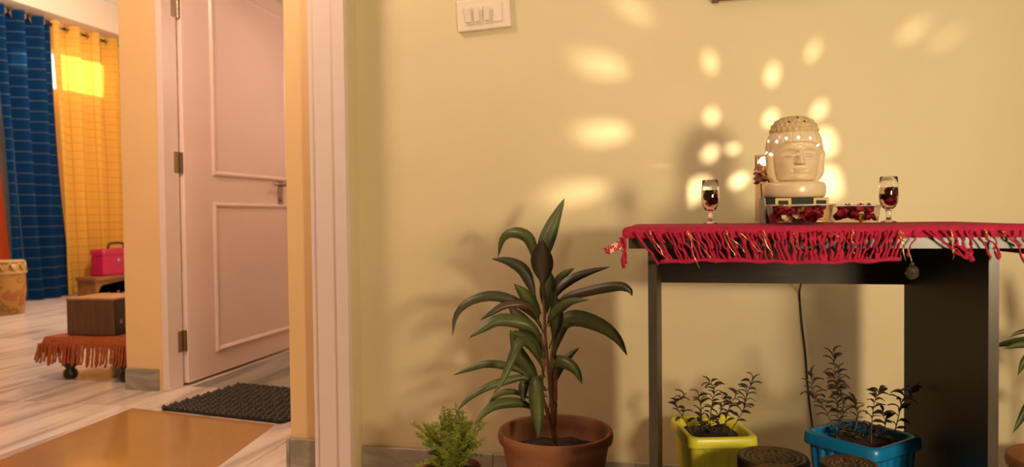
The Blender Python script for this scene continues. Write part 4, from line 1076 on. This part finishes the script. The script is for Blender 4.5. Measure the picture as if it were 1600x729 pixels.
# ------------------------------------------------------------------ low table, cloth and wooden cabinet
low = empty('low_stool_table', (-2.72, 1.16, 0.0)); tag(low, 'low wooden table on dark turned legs under a rust fringed cloth', 'table')
TX = [(-3.10, -2.34), (0.95, 1.40)]
leg_prof = [(0, 0), (0.020, 0.0), (0.031, 0.010), (0.035, 0.026), (0.031, 0.042), (0.020, 0.052), (0.026, 0.060), (0.031, 0.068), (0.023, 0.078), (0.030, 0.090), (0.035, 0.104), (0.028, 0.118), (0.026, 0.185), (0, 0.185)]
lg = None
for x, y in ((-2.992, 1.015), (-2.652, 1.0), (-2.992, 1.34), (-2.652, 1.34)):
    if lg is None: lg = lathe('leg', leg_prof, M['darkwood'], low, n=24); o = lg
    else: o = lg.copy(); COL.objects.link(o); o.parent = low
    o.location = Vector((x, y, 0)) - Vector(low.location)
child(box('table_board', -3.075, -2.57, 0.965, 1.385, 0.185, 0.216, M['darkwood'], bevel=0.004), low)
cl = empty('fringed_cloth', (-2.72, 1.16, 0.216)); tag(cl, 'rust orange fringed cloth draped over the low table', 'cloth')
bm = bmesh.new(); nx, ny = 60, 40; rows = []
for i in range(nx + 1):
    row = []
    for j in range(ny + 1):
        x = -3.13 + 0.605 * i / nx; y = 0.915 + 0.51 * j / ny; z = 0.2195 + 0.0015 * sin(31 * x + 17 * y)
        dx = max(0, -3.085 - x, x + 2.56); dy = max(0, 0.958 - y, y - 1.392)
        d = sqrt(dx * dx + dy * dy); z -= 0.95 * d + 0.004 * sin(60 * x) * min(1, d * 40)
        if dx > 0: x = (-3.085 if x < -2.7 else -2.56) + (x - (-3.085 if x < -2.7 else -2.56)) * 0.45
        if dy > 0: y = (0.958 if y < 1.1 else 1.392) + (y - (0.958 if y < 1.1 else 1.392)) * 0.45
        row.append(bm.verts.new((x, y, z)))
    rows.append(row)
for i in range(nx):
    for j in range(ny): bm.faces.new((rows[i][j], rows[i + 1][j], rows[i + 1][j + 1], rows[i][j + 1]))
o = from_bm('woven_cloth', bm, M['rust'], smooth=True); o.modifiers.new('t', 'SOLIDIFY').thickness = 0.003; child(o, cl)
rc = random.Random(4)
def tassel(x, y, ox, oy, L_):
    z0 = 0.186; sw_ = rc.uniform(-0.012, 0.012)
    pts = [(x, y, z0), (x + ox * 0.3 + sw_ * 0.5, y + oy * 0.3, z0 - L_ * 0.4), (x + ox * 0.7 + sw_ * oy * -20, y + oy * 0.7, z0 - L_ * 0.75), (x + ox + sw_, y + oy, z0 - L_)]
    child(tube('tassel', pts, lambda t: 0.0062 - 0.0012 * t, M['rust'], n=6, samples=8), cl)
for k in range(44):
    x = -3.095 + k * 0.0172
    if x > -2.57: break
    tassel(x, 0.938, 0.0, -0.012, rc.uniform(0.085, 0.108))
for k in range(26): tassel(-3.106, 0.945 + k * 0.0172, -0.030, 0.0, rc.uniform(0.075, 0.100))
cab = empty('wooden_cabinet_radio', (-2.862, 1.13, 0.2225), radians(3)); tag(cab, 'brown wooden tabletop cabinet with dark dial front on the low table', 'cabinet')
cb(cab, 'case', -0.135, 0.130, -0.125, 0.125, 0, 0.176, m=M['boxwood'], bevel=0.003)
cb(cab, 'top_board', -0.137, 0.134, -0.127, 0.127, 0.176, 0.186, m=M['boxtop'], bevel=0.002)
fp = cb(cab, 'dial_front', 0.130, 0.136, -0.120, 0.120, 0.006, 0.172, m=M['boxfront'], bevel=0.001)
for yy, zz, s in ((-0.085, 0.060, 0.010), (-0.02, 0.10, 0.017), (0.05, 0.10, 0.017)):
    q = box('dial', 0.003, 0.0065, yy - s, yy + s, zz - s, zz + s, M['steel'], bevel=0.001); q.parent = fp
for zz in (0.03, 0.045, 0.14, 0.152):
    q = box('groove', 0.003, 0.0045, -0.11, 0.11, zz, zz + 0.004, M['boxwood']); q.parent = fp

# ------------------------------------------------------------------ curtains
rod = empty('curtain_rod', (-6.255, 4.2, 2.80)); tag(rod, 'dark metal curtain rod below the peach beam', 'curtain rod')
child(tube('pole', [(-6.255, 2.3, 2.805), (-6.255, 5.95, 2.805)], 0.013, M['rod'], n=12), rod)
for y in (2.35, 4.315, 5.9): child(tube('bracket', [(-6.255, y, 2.822), (-6.33, y, 2.86), (-6.42, y, 2.86)], 0.008, M['rod'], n=8), rod)
def curtain(name, y0, y1, yb0, yb1, folds, m, label, zb=0.012, amp=0.055, power=1.0, ph0=0.0, flare=0):
    g = empty(name, (-6.255, (y0 + y1) / 2, 0.0)); tag(g, label, 'curtain', 'eyelet curtains on the rod')
    nx, nz = folds * 16, 48; zt = 2.85
    bm = bmesh.new(); uvl = bm.loops.layers.uv.new('UVMap'); rows = []; uvs = {}
    for i in range(nx + 1):
        s = i / nx; row = []
        for j in range(nz + 1):
            t = j / nz; z = zt + (zb - zt) * t
            k = t ** 2.2
            a = y0 + (yb0 - y0) * (t ** power); b = y1 + (yb1 - y1) * (t ** power)
            y = a + (b - a) * s + 0.02 * sin(5 * t + 9 * s) * t
            x = -6.255 + amp * (1 - 0.25 * t) * sin(2 * pi * folds * s + ph0 + 0.5 * sin(3 * t) * t) + 0.02 * t * sin(3 * s + 4 * t) + flare * t ** 3
            v = bm.verts.new((x, y, z)); uvs[v] = (s * folds * 0.36, z); row.append(v)
        rows.append(row)
    for i in range(nx):
        for j in range(nz):
            f = bm.faces.new((rows[i][j], rows[i + 1][j], rows[i + 1][j + 1], rows[i][j + 1]))
            for lp in f.loops: lp[uvl].uv = uvs[lp.vert]
    o = from_bm('drape', bm, m, smooth=True); child(o, g)
    for k in range(folds * 2):
        s = (k + 0.5) / (folds * 2); s = (k * pi - ph0) / (2 * pi * folds)
        if s < 0.01 or s > 0.99: continue
        yy = y0 + (y1 - y0) * s
        bm = bmesh.new(); sl = atan2(amp * 2 * pi * folds, (y1 - y0)) * (1 if k % 2 == 0 else -1)
        n1, n2 = 20, 6; R_, r_ = 0.034, 0.0075; rg = []
        mt = Matrix.Rotation(pi / 2 - sl * 1.0, 4, 'Z')
        for a in range(n1):
            rg.append([bm.verts.new(mt @ Vector((r_ * 0.6 * sin(2 * pi * b / n2), (R_ + r_ * cos(2 * pi * b / n2)) * cos(2 * pi * a / n1), (R_ + r_ * cos(2 * pi * b / n2)) * sin(2 * pi * a / n1)))) for b in range(n2)])
        for a in range(n1):
            for b in range(n2): bm.faces.new((rg[a][b], rg[(a + 1) % n1][b], rg[(a + 1) % n1][(b + 1) % n2], rg[a][(b + 1) % n2]))
        e = from_bm('eyelet', bm, M['ring'], smooth=True); e.location = (-6.255, yy, 2.805); child(e, g)
    return g
curtain('red_curtain', 2.75, 3.60, 2.80, 3.76, 5, M['cur_red'], 'brick red checked curtain behind the painted drum', power=1.4)
curtain('blue_curtain', 3.62, 4.285, 3.80, 4.44, 3, M['cur_blue'], 'navy blue curtain with pale woven lines between the red and yellow ones', power=1.4, zb=0.010, amp=0.085)
curtain('yellow_curtain', 4.268, 5.62, 4.430, 5.60, 5, M['cur_yellow'], 'golden yellow checked curtain glowing with daylight behind the pink bag', power=1.4, ph0=0.6, amp=0.08)

# ------------------------------------------------------------------ bench, pink bag, drum
bn = empty('carved_bench', (-5.98, 4.78, 0.0)); tag(bn, 'low honey coloured carved bench beneath the pink bag', 'bench')
child(box('bench_top', -6.12, -5.86, 4.38, 5.20, 0.165, 0.200, M['benchwood'], bevel=0.006), bn)
# apron with arched cut-outs
bm = bmesh.new()
arch = [(4.40, 0.165)]
out = [(4.40, 0.0), (4.40, 0.165), (5.18, 0.165), (5.18, 0.0)]
xs_ = [4.44 + k * 0.1466 for k in range(6)]
lower = []
for k in range(5):
    a0, a1 = xs_[k], xs_[k + 1] - 0.03 if k < 4 else 5.14
    lower += [(a0, 0.0)] + [(a0 + (a1 - a0) * q / 8, 0.055 + 0.060 * sin(pi * q / 8)) for q in range(9)] + [(a1, 0.0)]
prof = [(4.40, 0.0), (4.40, 0.165), (5.18, 0.165), (5.18, 0.0)] + lower[::-1]
for xx in (-5.885,):
    a = [bm.verts.new((xx, y, z)) for y, z in prof]; b = [bm.verts.new((xx - 0.022, y, z)) for y, z in prof]
    bm.faces.new(a); bm.faces.new(b[::-1])
    for k in range(len(a)): bm.faces.new((a[k], b[k], b[(k + 1) % len(a)], a[(k + 1) % len(a)]))
bmesh.ops.triangulate(bm, faces=[f for f in bm.faces if len(f.verts) > 4])
child(from_bm('arched_apron', bm, M['benchwood']), bn)
for y in (4.40, 5.14): child(box('end_board', -6.11, -5.91, y, y + 0.03, 0.0, 0.165, M['benchwood']), bn)

bag = empty('pink_bag', (-5.99, 4.82, 0.2002)); tag(bag, 'magenta pink box bag with a metal clasp on the carved bench', 'bag')
loft('body', [(rrect(0.085, 0.275, 0.03), 0.0), (rrect(0.092, 0.285, 0.03), 0.02), (rrect(0.088, 0.280, 0.03), 0.20), (rrect(0.080, 0.275, 0.03), 0.262), (rrect(0.070, 0.265, 0.03), 0.272)], M['magenta'], bag, smooth=False)
loft('flap', [(rrect(0.094, 0.287, 0.03), 0.225), (rrect(0.094, 0.287, 0.03), 0.258), (rrect(0.086, 0.280, 0.03), 0.282), (rrect(0.06, 0.26, 0.03), 0.286)], M['magenta'], bag)
lathe('clasp', [(0, 0.0), (0.026, 0.0), (0.026, 0.006), (0.015, 0.012), (0, 0.013)], M['steel'], bag, (0.086, -0.06, 0.155), n=24).rotation_euler = (0, pi / 2, 0)
tube('handle', [(0.0, -0.12, 0.283), (0.0, -0.10, 0.335), (0.0, 0.0, 0.345), (0.0, 0.10, 0.335), (0.0, 0.12, 0.283)], 0.012, M['boxfront'], bag, n=8, samples=24)

dr = empty('painted_drum', (-5.62, 3.10, 0.0)); tag(dr, 'ochre and red painted wooden drum with cream rope lacing by the curtains', 'drum')
lathe('shell', [(0, 0), (0.125, 0), (0.132, 0.01), (0.150, 0.20), (0.148, 0.34), (0.142, 0.44), (0, 0.44)], M['drum'], dr, n=48)
lathe('drum_head', [(0, 0.440), (0.138, 0.440), (0.145, 0.444), (0.146, 0.455), (0.138, 0.460), (0, 0.458)], M['rope'], dr, n=48)
for k in range(12):
    a0 = 2 * pi * k / 12; a1 = a0 + pi / 12; a2 = a0 + pi / 6
    tube('lacing', [(0.149 * cos(a0), 0.149 * sin(a0), 0.445), (0.155 * cos(a1), 0.155 * sin(a1), 0.355), (0.149 * cos(a2), 0.149 * sin(a2), 0.445)], 0.0065, M['rope'], dr, n=6)
lathe('rope_ring', [(0.149, 0.345), (0.158, 0.350), (0.160, 0.360), (0.156, 0.368), (0.149, 0.368)], M['rope'], dr, n=48)
